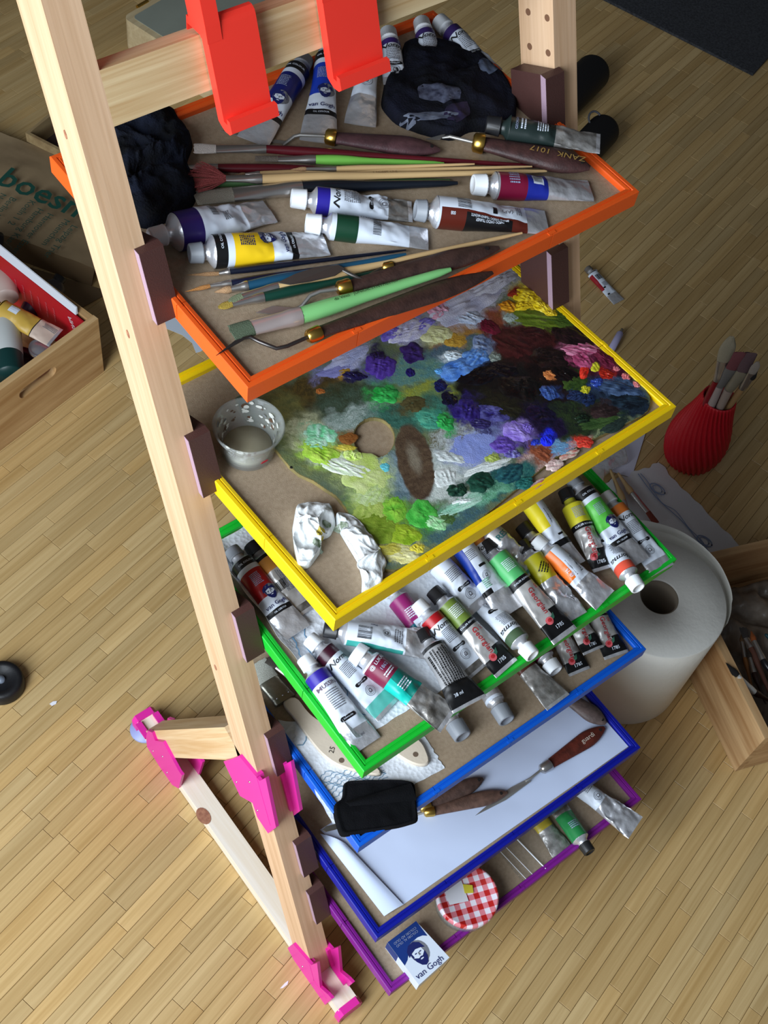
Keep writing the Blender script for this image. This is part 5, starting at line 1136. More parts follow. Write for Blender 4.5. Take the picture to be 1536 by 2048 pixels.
D_ = [
 (615, 868, 38, 30, 10, (186, 190, 150), (206, 206, 170), .0008, 0, .6), (641, 868, 30, 15, 8, (110, 214, 150), (190, 230, 210), .0026), (632, 886, 24, 13, 0, (196, 232, 206), (120, 205, 150), .0030),
 (640, 909, 38, 18, 22, (150, 200, 56), (186, 220, 90), .0030), (690, 936, 52, 15, 18, (212, 232, 190), (240, 244, 236), .0030), (706, 914, 18, 11, 20, (196, 232, 96), (226, 240, 160), .0028),
 (730, 954, 42, 34, 15, (190, 214, 108), (216, 228, 160), .0022), (742, 992, 30, 24, 0, (204, 222, 168), (180, 206, 120), .0020), (742, 1024, 34, 22, -10, (160, 186, 84), (190, 208, 110), .0020),
 (786, 1022, 22, 22, 0, (110, 186, 56), (150, 206, 70), .0030), (755, 1056, 46, 24, 5, (112, 142, 36), (150, 176, 60), .0026), (812, 1070, 28, 18, 10, (136, 172, 36), (170, 196, 56), .0026),
 (784, 1104, 26, 11, 10, (206, 196, 60), (226, 218, 110), .0026), (808, 1112, 27, 13, 0, (228, 220, 140), (240, 236, 180), .0026), (833, 1098, 15, 9, -10, (222, 204, 44), (236, 222, 90), .0026),
 (846, 1030, 26, 24, 0, (58, 172, 60), (96, 200, 84), .0028), (870, 1046, 22, 13, 20, (136, 212, 140), (190, 230, 180), .0030), (895, 1036, 19, 12, -10, (62, 92, 50), (80, 112, 60), .0018),
 (768, 791, 26, 16, 0, (30, 150, 60), (70, 190, 96), .0040, 1), (826, 810, 24, 15, -8, (72, 66, 40), (92, 84, 52), .0020), (862, 838, 26, 18, 5, (56, 142, 122), (90, 170, 140), .0026), (888, 846, 20, 14, 30, (34, 150, 66), (60, 176, 90), .0034, 1),
 (761, 733, 26, 22, 10, (70, 44, 142), (96, 70, 170), .0040), (756, 715, 14, 11, 0, (26, 18, 60), (50, 36, 90), .0040, 1), (826, 708, 22, 17, 0, (40, 24, 84), (70, 50, 120), .0040, 1), (821, 746, 9, 8, 0, (24, 20, 86), (40, 34, 110), .0020, 0, .4),
 (708, 752, 24, 7, 8, (14, 12, 50), (40, 36, 90), .0034, 1), (672, 742, 34, 12, -14, (130, 134, 200), (150, 152, 214), .0016), (694, 716, 40, 13, -28, (168, 178, 224), (196, 200, 234), .0028), (686, 746, 14, 7, -20, (170, 130, 40), (190, 150, 60), .0016),
 (816, 662, 40, 17, -15, (186, 186, 230), (226, 226, 242), .0036), (788, 668, 22, 12, -20, (96, 76, 196), (140, 130, 220), .0034), (846, 650, 18, 10, -25, (150, 146, 224), (110, 96, 206), .0030), (878, 670, 28, 14, -5, (210, 214, 150), (226, 228, 180), .0030), (908, 682, 20, 13, 0, (190, 142, 50), (206, 166, 70), .0022),
 (934, 606, 66, 26, -28, (176, 180, 208), (208, 210, 228), .0050), (972, 572, 52, 17, -28, (198, 202, 222), (220, 224, 238), .0050), (882, 622, 22, 17, 0, (200, 126, 160), (224, 180, 200), .0036), (936, 634, 28, 14, 10, (160, 178, 208), (200, 210, 226), .0044), (1008, 556, 26, 13, -28, (196, 196, 210), (150, 150, 160), .0040),
 (1058, 596, 27, 15, 15, (232, 196, 16), (246, 220, 60), .0065), (1086, 616, 24, 10, 25, (236, 204, 20), (250, 226, 70), .0065), (1046, 612, 20, 8, -10, (226, 186, 14), (240, 210, 40), .0055), (1018, 612, 18, 9, 5, (200, 122, 16), (220, 160, 40), .0045), (1032, 586, 14, 8, -10, (124, 30, 20), (160, 50, 30), .0034), (1076, 588, 14, 8, 30, (230, 190, 20), (244, 214, 60), .0055), (1100, 628, 12, 6, 10, (232, 196, 20), (244, 214, 60), .0055),
 (1074, 640, 46, 15, 12, (86, 110, 24), (120, 140, 44), .0026), (1112, 640, 32, 13, 15, (58, 86, 26), (84, 108, 40), .0022), (1020, 636, 14, 9, 0, (150, 176, 170), (180, 196, 190), .0020),
 (880, 773, 12, 11, 0, (14, 20, 64), (30, 40, 100), .0030, 1), (897, 799, 14, 12, 0, (8, 10, 30), (20, 24, 50), .0030, 1), (918, 738, 36, 17, -18, (66, 122, 214), (110, 160, 230), .0050), (950, 716, 26, 16, -20, (74, 130, 216), (120, 168, 230), .0050), (905, 712, 17, 9, 0, (196, 216, 230), (226, 236, 240), .0046), (962, 694, 18, 18, 0, (92, 112, 156), (150, 166, 196), .0040), (880, 744, 10, 5, 10, (88, 160, 232), (110, 180, 240), .0026), (990, 716, 12, 8, 0, (110, 122, 116), (160, 170, 160), .0030),
 (944, 896, 46, 30, -12, (134, 150, 216), (146, 160, 222), .0016, 0, .5), (1034, 866, 27, 17, 15, (128, 100, 202), (170, 150, 226), .0044), (1030, 862, 13, 9, 10, (182, 160, 228), (200, 184, 236), .0030), (1008, 892, 22, 15, 10, (84, 56, 156), (120, 96, 190), .0036), (1054, 856, 12, 8, 20, (110, 84, 190), (150, 130, 214), .0036), (1024, 908, 14, 8, 0, (60, 40, 130), (150, 150, 210), .0030),
 (934, 822, 24, 20, 0, (34, 22, 92), (60, 50, 130), .0040, 1), (984, 826, 30, 17, 10, (40, 32, 104), (96, 96, 160), .0034), (960, 848, 20, 10, 10, (30, 22, 70), (60, 54, 110), .0034),
 (958, 752, 38, 15, -14, (8, 8, 14), (20, 20, 28), .0044, 1), (1000, 740, 30, 13, 10, (8, 8, 12), (20, 20, 30), .0040, 1), (1040, 776, 40, 22, 12, (10, 10, 14), (28, 26, 26), .0044, 1), (1100, 718, 34, 17, 10, (14, 10, 12), (40, 26, 26), .0040, 1), (1126, 748, 28, 13, 20, (10, 8, 10), (24, 18, 20), .0040, 1), (1000, 816, 44, 16, 15, (14, 16, 20), (44, 44, 28), .0030), (1084, 830, 30, 17, 25, (14, 12, 26), (30, 26, 60), .0030, 1), (1024, 690, 40, 22, 20, (56, 20, 22), (84, 36, 36), .0034), (980, 654, 22, 12, 30, (84, 16, 34), (120, 30, 54), .0034), (1070, 672, 30, 14, 15, (46, 16, 18), (70, 30, 30), .0030), (1140, 676, 36, 15, 25, (18, 12, 14), (44, 24, 28), .0036, 1),
 (1094, 882, 13, 10, 0, (20, 30, 226), (50, 70, 245), .0050, 1, .4), (1114, 896, 28, 12, 5, (98, 148, 192), (120, 166, 206), .0014), (1070, 886, 9, 6, 0, (30, 50, 180), (60, 80, 210), .0024),
 (1168, 745, 8, 14, 15, (222, 36, 26), (236, 70, 50), .0040, 1, .4), (1190, 735, 9, 9, 0, (198, 190, 40), (214, 208, 60), .0034, 0, .5), (1212, 750, 14, 8, 10, (156, 26, 18), (190, 50, 30), .0034, 1), (1160, 700, 30, 12, 5, (172, 60, 104), (226, 150, 180), .0044, 1), (1168, 722, 22, 14, 20, (140, 40, 80), (190, 90, 130), .0044, 1), (1210, 718, 26, 11, 40, (84, 18, 40), (120, 40, 66), .0036),
 (1170, 781, 9, 8, 20, (190, 186, 36), (214, 206, 60), .0036), (1150, 768, 24, 14, 0, (42, 66, 28), (64, 88, 36), .0024), (1100, 750, 12, 9, 0, (190, 100, 50), (214, 140, 80), .0026), (1098, 786, 20, 12, 25, (34, 56, 120), (70, 100, 160), .0036, 1), (1193, 765, 12, 9, 0, (20, 36, 120), (60, 90, 180), .0044, 1), (1150, 792, 16, 10, 0, (18, 26, 56), (40, 60, 100), .0040, 1), (1176, 800, 12, 12, 0, (14, 26, 50), (30, 50, 90), .0044, 1),
 (1238, 778, 44, 12, 12, (30, 46, 74), (80, 104, 140), .0036, 1), (1256, 804, 34, 14, 5, (14, 22, 32), (34, 52, 66), .0036, 1), (1206, 824, 24, 13, 0, (34, 24, 26), (60, 44, 44), .0034, 1), (1164, 838, 14, 9, 10, (10, 22, 14), (26, 48, 30), .0040, 1), (1228, 850, 26, 9, -25, (30, 44, 40), (50, 66, 60), .0022), (1200, 846, 34, 12, -10, (44, 70, 34), (70, 96, 50), .0020),
 (962, 966, 26, 17, -10, (14, 52, 42), (36, 84, 66), .0044), (915, 982, 17, 12, 0, (16, 46, 36), (40, 80, 60), .0040), (1020, 948, 26, 17, -20, (16, 56, 70), (44, 100, 104), .0036), (1050, 966, 16, 10, -20, (20, 80, 80), (50, 120, 110), .0034), (922, 1012, 42, 10, -24, (146, 206, 176), (190, 226, 206), .0026), (928, 1004, 20, 5, -10, (226, 234, 232), (240, 244, 242), .0040), (890, 956, 22, 16, -20, (206, 216, 212), (236, 240, 238), .0030), (986, 920, 14, 10, -10, (160, 180, 80), (186, 200, 110), .0024), (970, 936, 40, 8, -18, (210, 220, 216), (236, 240, 238), .0030), (900, 916, 30, 9, 10, (186, 196, 196), (220, 226, 226), .0026),
 (1166, 884, 16, 9, 5, (204, 44, 36), (224, 80, 60), .0026), (1108, 930, 16, 9, -20, (216, 180, 176), (236, 216, 206), .0024), (1138, 910, 18, 6, -28, (220, 214, 196), (206, 120, 110), .0020), (1084, 908, 20, 12, 20, (120, 60, 40), (160, 90, 60), .0022), (1078, 968, 20, 6, -34, (200, 190, 186), (190, 90, 90), .0020),
 (1252, 754, 8, 6, 20, (216, 106, 110), (230, 140, 140), .0026), (1272, 770, 7, 5, 30, (214, 110, 112), (230, 150, 150), .0026), (1232, 738, 7, 5, 20, (210, 100, 110), (226, 140, 146), .0024), (770, 936, 9, 8, 30, (90, 190, 206), (120, 210, 220), .0020, 0, .6), (640, 784, 9, 5, 0, (170, 92, 40), (190, 120, 60), .0020), (696, 878, 15, 10, 0, (128, 74, 34), (150, 100, 50), .0014), (690, 896, 20, 6, 5, (196, 180, 50), (214, 200, 90), .0018), (583, 935, 3, 2, 0, (20, 20, 20), (30, 30, 30), .0008, 0, .4)]
for q in D_: dab(*q)
mb, cc_ = paint_layer(); O('paint_film', mb, paint_m, pal, col=cc_)
# ---------------------------------------------------------------- things standing and lying on the floor
f_ = lambda u, v, h=0.0: at(u, v, h + .0004)
UZ = V((0, 0, 1))
def poly_flat(name, pts, m, label, cat, th=.0004, group=None, parent=None):
    return O(name, MB().prism([V(p) for p in pts], UZ * th), m, parent, label, cat, group, loc=None if parent else V(pts[0]))
# kitchen roll
rc = V((.617, -.139, .0003)); RR, RH, RI = .096, .220, .0277
roll = T('kitchen_roll', rc, 'big white kitchen paper roll standing on the floor', 'paper roll')
rollm = mat('roll_paper', (222, 220, 212), .85, bump=.25, bscale=120)
O('roll_body', MB().lathe(rc, UZ, [(RI, .001), (RR - .002, 0), (RR, .002), (RR, RH - .002), (RR - .0015, RH), (RI + .001, RH), (RI, RH - .001), (RI, .001)], 96), rollm, roll)
O('core', MB().lathe(rc, UZ, [(RI - .0003, .0005), (RI - .0003, RH - .003), (RI - .0018, RH - .003), (RI - .0018, .0005), (RI - .0003, .0005)], 40), mat('card_core', (128, 116, 100), .9), roll)
rows = []
NA = 80; a0, a1 = math.radians(-58), math.radians(165)
for i in range(NA + 1):
    u = i / NA; a = a0 + (a1 - a0) * u
    out = .0035 + .022 * math.sin(math.pi * u) + .034 * math.exp(-((u - .76) / .16) ** 2) 
    row = []
    for j in range(15):
        v = j / 14; z = RH * (1 - v) * (1.0 - .02 * math.sin(7 * u)) - (.004 if u < .1 else 0); o_ = out * (1.0 - .9 * v) + .001 * noise.noise(V((u * 14, v * 3, 2)))
        row.append(rc + V((math.cos(a) * (RR + o_), math.sin(a) * (RR + o_), z + .0005)))
    rows.append(row)
O('loose_sheet', MB().grid(rows, 0, 0, True), rollm, roll)
# the slack paper between the roll and its loose outer turn, sunk a little below the rim
rows = []
for i in range(NA + 1):
    u = i / NA; a = a0 + (a1 - a0) * u; out = .0035 + .022 * math.sin(math.pi * u) + .034 * math.exp(-((u - .76) / .16) ** 2) 
    rows.append([rc + V((math.cos(a) * r_, math.sin(a) * r_, RH - dz)) for r_, dz in ((RR + .0004, .012 + .02 * (1 - u)), (RR + out * .5, .008 + .02 * (1 - u)), (RR + out * .97, .004 + .02 * (1 - u)))])
O('slack_turn', MB().grid(rows), rollm, roll)

# patterned towel on the floor, white paper, wrap, brushes
tw, G = sheet('paper_towel', [f_(1190, 975), f_(1316, 926), f_(1490, 1104), f_(1342, 1168)], mat('towel_grey', (206, 206, 208), .9, bump=.2, bscale=300), 'paper towel printed with a blue looping cord, on the floor behind the roll', 'paper towel', nx=46, ny=30, amp=.0022, freq=9, seed=14, edge=.008)
def cord(pts, off):
    P = [at(u + off, v, .004) for u, v in pts]; return P
mb = MB(); bl = []
for i in range(61):
    t = i / 60; u, v = 1276 + (1462 - 1276) * t, 947 + (1160 - 947) * t + 6 * math.sin(t * 9); bl.append((u, v))
ribbon(mb, [at(u, v, .0052) for u, v in bl], .0009, lift=0); ribbon(mb, [at(u + 5, v - 4 * math.sin(i * .35), .0053) for i, (u, v) in enumerate(bl)], .0008, lift=0)
for cx, cy in ((1315, 978), (1409, 1082)):
    ribbon(mb, [at(cx + 15 * math.cos(a), cy + 9 * math.sin(a) + 7 * math.cos(a), .0054) for a in np.linspace(0, 6.6, 22)], .0010, lift=0); ribbon(mb, [at(cx + 9 * math.cos(a), cy + 12 * math.sin(a) * .6 + 4 * math.cos(a), .0055) for a in np.linspace(0, 6.6, 20)], .0008, lift=0)
O('printed_cord', mb, mat('towel_print_slate', (120, 136, 166), .8), tw)
sheet('paper_sheet', [f_(1120, 850), f_(1294, 856), f_(1263, 956), f_(1130, 915)], mat('sheet_floor', (206, 208, 226), .7), 'white sheet of paper on the floor right of the yellow tray', 'paper', nx=14, ny=14, amp=.0012, freq=8, seed=3)
wrap_m = mat('clear_wrap', (226, 228, 226), .2, trans=.6, alpha=.55, bump=.8, bscale=90)
crumple('plastic_wrap', [at(u, v, .006) for u, v in ((1170, 935), (1200, 900), (1235, 880), (1250, 895), (1258, 926), (1228, 938), (1205, 955), (1200, 985), (1180, 975), (1160, 962))], .012, 44, wrap_m, 'crumpled clear plastic wrap between the yellow rim and the white sheet', 'plastic wrap', freq=30, ridge=.9, n=60, rings=16)
GF = 'brushes on the floor by the patterned towel'
def fbr(label, tip, fs, hs, end, *a, h=(.012, .013, .013, .009), **kw):
    return brush(label, *[at(p[0], p[1], hh) for p, hh in zip((tip, fs, hs, end), h)], *a, **kw)
fbr('bare wood brush handle on the floor nearest the green tray', (1262, 1040), (1254, 1020), (1247, 1002), (1220, 938), .004, .004, .0048, (150, 110, 80), (190, 160, 112), 'flat', group=GF)
fbr('bare wood handled brush with a red band on the floor by the towel', (1312, 1046), (1296, 1024), (1264, 987), (1236, 946), .006, .005, .0050, (140, 66, 50), (184, 152, 108), 'flat', group=GF)
poly_flat('price_tag', [at(u, v, .014) for u, v in ((1214, 966), (1224, 962), (1232, 984), (1222, 990))], mat('tag_white', (200, 206, 204), .6), 'small white tag on the floor against the green tray', 'tag', th=.001)

# tube, marker and scraps on the bare floor
a, b = at(1174, 536, .008), at(1238, 604, .002)
tube('small white and red tube lying alone on the parquet', a, b, r=.0115, rt=.0135, seed=71, bands=[(.05, .55, (150, 24, 36), -1.3, -.55), (.72, 1, 'f')], cap=(110, 104, 98), capn=(.0075, .009), flat=.55, crump=.2,
     art=[('B', .18, .1, 0, .012, .012), ('L', .42, .2, 0, .012, .0024, 4, gray_t), ('Q', .50, -.4, 0, .005, .003, black_l), ('Q', .70, -.6, 0, .005, .003, black_l)], group=None)
mk = T('marker', f_(1240, 670), 'short lavender marker pen beside the yellow rim', 'marker')
O('barrel', MB().lathe(at(1222, 700, .008), at(1243, 662, .008) - at(1222, 700, .008), [(0, 0), (.0065, 0), (.0065, .046), (.0045, .05), (0, .05)], 20), mat('marker_lavender', (168, 164, 200), .5), mk)
O('nib', MB().lathe(at(1241, 664, .008), at(1247, 655, .008) - at(1241, 664, .008), [(.003, 0), (.0028, .008), (0, .009)], 12), mat('marker_nib', (150, 140, 120), .5), mk)
scrap = mat('scrap_white', (230, 230, 238), .7)
poly_flat('paper_scrap', [f_(u, v) for u, v in ((99, 1408), (106, 1403), (114, 1402), (112, 1408), (104, 1412))], scrap, 'tiny white paper scrap on the parquet left of the easel foot', 'paper scrap', group='paper scraps')
poly_flat('paper_scrap', [f_(u, v) for u, v in ((560, 1977), (570, 1966), (577, 1961), (575, 1969), (566, 1976))], scrap, 'tiny white paper scrap beside the lower magenta joint', 'paper scrap', group='paper scraps')
poly_flat('paper_sheet', [f_(u, v) for u, v in ((318, 630), (332, 657), (364, 670), (384, 686), (392, 706), (402, 703), (460, 660), (400, 610))], mat('sheet_pale', (196, 204, 214), .7), 'piece of white paper with a curved edge on the floor, beneath the orange tray corner', 'paper')

# black round weight at the left edge
wc = f_(6, 1372); wt = T('black_weight', wc, 'black round screw lid standing at the left edge of the photo', 'lid')
blk = mat('black_rubber', (20, 20, 23), .5, bump=.1)
O('lid_body', MB().lathe(wc, UZ, [(0, 0), (.030, 0), (.0315, .003), (.0305, .020), (.028, .023), (.020, .023), (.018, .020), (0, .020)], 40), blk, wt)
O('lid_stud', MB().lathe(wc + UZ * .020, UZ, [(.006, 0), (.0055, .004), (0, .0045)], 16), mat('lid_stud_grey', (110, 120, 134), .4), wt)

# red twisted vase with brushes
vc = V((1.000, .084, .0003)); vase = T('vase', vc, 'red spiral ribbed vase holding paint brushes', 'vase')
VP = [(0, .034), (.006, .040), (.02, .0455), (.04, .0500), (.06, .0505), (.08, .0475), (.10, .0425), (.12, .0365), (.14, .0315), (.155, .0288), (.168, .0280)]
rings = []; NV = 216; NRB = 30
for k in range(49):
    z = .168 * k / 48; r = np.interp(z, [p[0] for p in VP], [p[1] for p in VP]); tws = -1.25 * (z / .168)
    rings.append([vc + V((math.cos(a) * rr3, math.sin(a) * rr3, z)) for a in [2 * math.pi * i / NV for i in range(NV)] for rr3 in [r + .0029 * math.cos(NRB * (a - tws)) * min(1, (.168 - z) * 60 + .1)]])
inner = [[vc + V((math.cos(a) * r3, math.sin(a) * r3, z)) for a in [2 * math.pi * i / NV for i in range(NV)]] for z, r3 in ((.168, .0262), (.12, .0330), (.04, .045), (.004, .034))]
O('vase_body', MB().loft(rings + inner), mat('vase_red', (196, 26, 40), .42), vase)
GV = 'brushes standing in the red vase'
def vbr(label, tip, fs, hs, foot, *a, **kw):
    P = [at(*tip), at(*fs), at(*hs), vc + V((foot[0], foot[1], .008))]
    return brush(label, *P, *a, up=V((-.4, -.5, .75)), group=GV, **kw)
vbr('brush with cream filbert bristles and red handle, leftmost in the red vase', (1464, 674, .305), (1446, 722, .262), (1432, 762, .225), (-.006, .012), .0125, .0105, .0046, (170, 160, 136), (140, 20, 30), 'filbert')
vbr('pale handled brush with dusty pink bristles in the red vase', (1480, 706, .290), (1463, 737, .255), (1439, 770, .215), (-.012, -.010), .0095, .0095, .0075, (126, 70, 76), (176, 162, 158), 'flat', fm=mat('ferrule_grey', (120, 118, 116), .5, .3), bowl=.1)
vbr('pale handled brush with mauve bristles, middle of the red vase', (1500, 706, .290), (1486, 742, .255), (1458, 778, .215), (.002, -.012), .0115, .0105, .0075, (104, 80, 84), (166, 150, 140), 'flat', fm=mat('ferrule_tan', (136, 128, 110), .5, .3), bowl=.1)
vbr('slim wooden brush with pale blunt bristles, rightmost in the red vase', (1516, 724, .285), (1504, 746, .260), (1484, 776, .222), (.014, -.004), .0070, .0065, .0058, (160, 150, 140), (170, 136, 92), 'filbert', bowl=.1)
vbr('thin brush with a black tip leaning over the right side of the red vase', (1515, 742, .265), (1503, 757, .248), (1490, 775, .225), (.016, .008), .004, .004, .0036, (24, 22, 24), (130, 110, 90), 'round')

# crates ------------------------------------------------------------------
def ring_resample(P, n):
    m = len(P); seg = [(P[(i + 1) % m] - P[i]).length for i in range(m)]; tot = sum(seg); out = []
    for k in range(n):
        s = tot * k / n; i = 0
        while s > seg[i] + 1e-9: s -= seg[i]; i += 1
        out.append(P[i].lerp(P[(i + 1) % m], s / seg[i]))
    return out
def slot_panel(c0, X, Y, w, h, th, N, slot, m, name, par):
    """panel with corner c0, spanned by X (w) and Y (h), thickness th along N, with a grip slot (cx, cy, half length, half height)"""
    cx, cy, L, hh = slot; n = 48
    def P(x, y): return c0 + X * x + Y * y
    inner = []; 
    for k in range(n):
        a = 2 * math.pi * k / n; x = (L if math.cos(a) >= 0 else -L) + hh * math.cos(a); inner.append((cx + x, cy + hh * math.sin(a)))
    outer = []
    for x, y in inner:
        dx, dy = x - cx, y - cy; t = min((w - cx) / dx if dx > 1e-6 else (-cx / dx if dx < -1e-6 else 9e9), (h - cy) / dy if dy > 1e-6 else (-cy / dy if dy < -1e-6 else 9e9)); outer.append((cx + dx * t, cy + dy * t))
    for ccx, ccy in ((0, 0), (w, 0), (w, h), (0, h)):
        k = min(range(n), key=lambda i: (outer[i][0] - ccx) ** 2 + (outer[i][1] - ccy) ** 2); outer[k] = (ccx, ccy)
    mb = MB(); f = [(i, (i + 1) % n, n + (i + 1) % n, n + i) for i in range(n)]
    A = [P(*q) for q in outer]; B = [P(*q) for q in inner]
    mb.add(A + B, f); mb.add([p + N * th for p in A] + [p + N * th for p in B], [q[::-1] for q in f]); mb.add(B + [p + N * th for p in B], f); mb.add(A + [p + N * th for p in A], [q[::-1] for q in f])
    return O(name, mb, m, par)
# left crate
E1 = V((-.971, -.238, 0)); E2 = V((-.205, .979, 0)); E2 = (E2 - E1 * E2.dot(E1)).normalized(); c0 = V((.262, .777, .0005)); H1 = .133; W1, D1, T1 = .40, .30, .011
crate_m = wood('crate_pine', (214, 178, 128), (176, 134, 84), E1, .6, grain=90, ring=30)
crate_s = wood('crate_pine_side', (208, 172, 122), (172, 130, 80), E2, .6, grain=90, ring=30)
cr1 = T('wooden_crate', c0 + E1 * W1 / 2 + E2 * D1 / 2, 'pine crate with a grip slot at the left edge, full of tubes and bottles', 'crate', 'open pine crates')
slot_panel(c0, E1, UZ, W1, H1, T1, E2, (.135, .090, .028, .0105), crate_m, 'front_panel', cr1)
O('back_panel', MB().box(c0 + E1 * W1 / 2 + E2 * (D1 - T1 / 2) + UZ * H1 / 2, (W1, T1, H1), E1, E2), crate_m, cr1)
for x in (T1 / 2, W1 - T1 / 2): O('side_panel', MB().box(c0 + E1 * x + E2 * D1 / 2 + UZ * (H1 / 2 - .001), (T1, D1 - 2 * T1 - .001, H1 - .002), E1, E2), crate_s, cr1)
O('bottom_panel', MB().box(c0 + E1 * W1 / 2 + E2 * D1 / 2 + UZ * .004, (W1 - 2 * T1, D1 - 2 * T1, .008), E1, E2), crate_s, cr1)
def cp(x, y, z): return c0 + E1 * x + E2 * y + UZ * z
# red brush carton standing inside along the right panel
rb = T('red_carton', cp(.03, .14, .009), 'red carton flap with white lettering standing inside the left crate', 'carton')
red_cm = mat('carton_red', (176, 14, 30), .5); wht_cm = mat('carton_white', (206, 208, 214), .6)
O('flap', MB().hexa([cp(.0118, .013, .009), cp(.0145, .013, .009), cp(.0145, .27, .009), cp(.0118, .27, .009)], [cp(.017, .013, .128), cp(.0197, .013, .128), cp(.021, .27, .150), cp(.018, .27, .150)]), red_cm, rb)
O('rim', MB().hexa([cp(.0155, .030, .1335), cp(.0200, .030, .1335), cp(.0215, .27, .150), cp(.0165, .27, .150)], [cp(.0110, .035, .1420), cp(.0130, .035, .1420), cp(.0130, .27, .162), cp(.0110, .27, .162)]), wht_cm, rb)
q0, q1 = cp(.0203, .05, .085), cp(.0203, .06, .085)
flat_text('lettering', 'PINSEL', cp(.0203, .040, .098), -E2 * .35 - UZ, E2 - UZ * .35, .013, mat('ink_pinkish', (226, 200, 204), .5), rb, bold=.01)
for k in range(6): flat_text('lettering', 'die beste Wahl' if k % 2 else 'Feine Borsten', cp(.0203, .085 + k * .018, .090), -UZ, E2, .006, mat('ink_rust', (196, 90, 100), .5), rb)
# contents of the left crate
GC = 'paint containers in the left crate'
tube('yellow tube with bar code and pinkish end in the left crate', at(-22, 608, .105), at(112, 676, .095), r=.019, rt=.021, seed=81, bands=[(0, .62, (196, 160, 70)), (.62, .635, 'k'), (.955, 1, 'k')], base=(206, 184, 168), cap='dark', capn=(.012, .014), crump=.2, sh=(196, 160, 70),
     art=[('Q', .22, .1, 90, .016, .013, white_l), ('B', .22, .1, 90, .013, .010), ('L', .84, .5, 90, .026, .0026, 4, gray_t)], group=GC, flat=.8)
def bottle(label, base, axis, prof_, mats_, lay_):
    t = T('paint_bottle', base, label, 'bottle', GC)
    for nm, prof, m in lay_: O(nm, MB().lathe(base, axis, prof, 32), m, t)
    return t
bp = cp(.345, .055, .095); ax_ = (at(14, 640, .10) - at(22, 750, .10)).normalized()
bb = at(20, 752, .088)
bottle('white bottle with a dark green base at the left edge of the crate', bb, ax_, None, None, [('bottle_body', [(0, 0), (.022, 0), (.023, .003), (.023, .040)], mat('bottle_green', (16, 54, 52), .4)), ('label', [(.0231, .040), (.0231, .105), (.018, .115), (.010, .118)], mat('bottle_white', (206, 210, 208), .45)), ('screw_cap', [(.010, .118), (.0105, .135), (0, .136)], dgray_c)])
bb = at(14, 596, .080)
bottle('small pale bottle with bar code, behind the yellow tube in the crate', bb, (at(6, 540, .085) - bb).normalized(), None, None, [('bottle_body', [(0, 0), (.019, 0), (.020, .003), (.020, .045), (.012, .055)], mat('bottle_pale', (190, 170, 160), .45)), ('screw_cap', [(.012, .055), (.0125, .075), (0, .076)], dgray_c)])
bottle('black bottle leaning up beside the pale bar coded one in the crate', at(4, 566, .030), V((.1, .1, 1)), None, None, [('bottle_body', [(0, 0), (.024, 0), (.024, .07), (.012, .085), (.012, .10), (0, .10)], mat('bottle_black', (22, 20, 22), .35))])
lc = at(80, 698, .070); t = T('clear_lid', lc, 'round clear plastic lid among the tubes in the left crate', 'lid')
O('lid_disc', MB().lathe(lc, V((.1, -.1, 1)), [(0, .004), (.012, .004), (.013, .0025), (.0165, .0025), (.018, .004), (.0185, 0), (.018, -.004)], 36), mat('lid_clear', (150, 150, 156), .25, trans=.3), t)
for i, (u, v, z, c, lb) in enumerate([(52, 640, .035, (60, 24, 56), 'plum coloured bottle under the yellow tube'), (62, 720, .03, (34, 26, 44), 'near black bottle in front, by the slotted panel'), (84, 622, .035, (70, 66, 70), 'grey bottle between red flap and yellow tube')]):
    bb = at(u, v, z); r2 = random.Random(i); bottle(lb, bb, V((r2.uniform(-1, 1), r2.uniform(-.5, .5), .5)), None, None, [('bottle_body', [(0, 0), (.017, 0), (.018, .003), (.018, .050), (.010, .058)], mat('bottle_%d' % i, c, .35)), ('screw_cap', [(.010, .058), (.0105, .068), (0, .069)], dgray_c)])
# right crate
F1 = V((.34, .94, 0)).normalized(); F2 = V((F1.y, -F1.x, 0)); c2 = V((.640, -.362, .0005)) + F2 * .006 - F1 * .002; H2 = .122; L2, W2, T2 = .300, .34, .012
crr_m = wood('crate_oak', (204, 168, 122), (160, 118, 74), F1, .6, grain=80, ring=26); crr_s = wood('crate_oak_end', (198, 160, 114), (156, 114, 72), F2, .6, grain=80, ring=26)
cr2 = T('wooden_crate', c2 + F1 * L2 / 2 + F2 * W2 / 2, 'pine crate holding loose brushes, right of the kitchen roll', 'crate', 'open pine crates')
def dq(a_, b_, z): return c2 + F1 * a_ + F2 * b_ + UZ * z
O('side_panel', MB().box(dq(L2 / 2, T2 / 2, H2 / 2), (L2, T2, H2), F1, F2), crr_m, cr2); O('side_panel', MB().box(dq(L2 / 2, W2 - T2 / 2, H2 / 2), (L2, T2, H2), F1, F2), crr_m, cr2)
for a_ in (T2 / 2, L2 - T2 / 2): O('end_panel', MB().box(dq(a_, W2 / 2, H2 / 2), (T2 - .0002, W2 - 2 * T2, H2 - .002), F1, F2), crr_s, cr2)
O('bottom_panel', MB().box(dq(L2 / 2, W2 / 2, .004), (L2 - 2 * T2, W2 - 2 * T2, .008), F1, F2), crr_s, cr2)
for i in range(9): O('finger_joint', MB().box(dq(.0060, T2 + .0006, .010 + i * .0132), (.0116, .0008, .0064), F1, F2), mat('end_grain', (226, 200, 160), .7), cr2)
junk = mat('crinkled_wrap', (150, 136, 122), .3, bump=.9, bscale=60, var=(96, 84, 72), vscale=30, alpha=.8)
crumple('plastic_wrap', [dq(a_, b_, .010) for a_, b_ in ((.03, .03), (.14, .028), (.272, .03), (.275, .17), (.27, .30), (.14, .31), (.03, .30), (.028, .16))], .038, 61, junk, 'crinkled translucent wrap filling the right crate under the brushes', 'plastic wrap', freq=22, ridge=.8, prof=.15)
GX = 'brushes in the right crate'
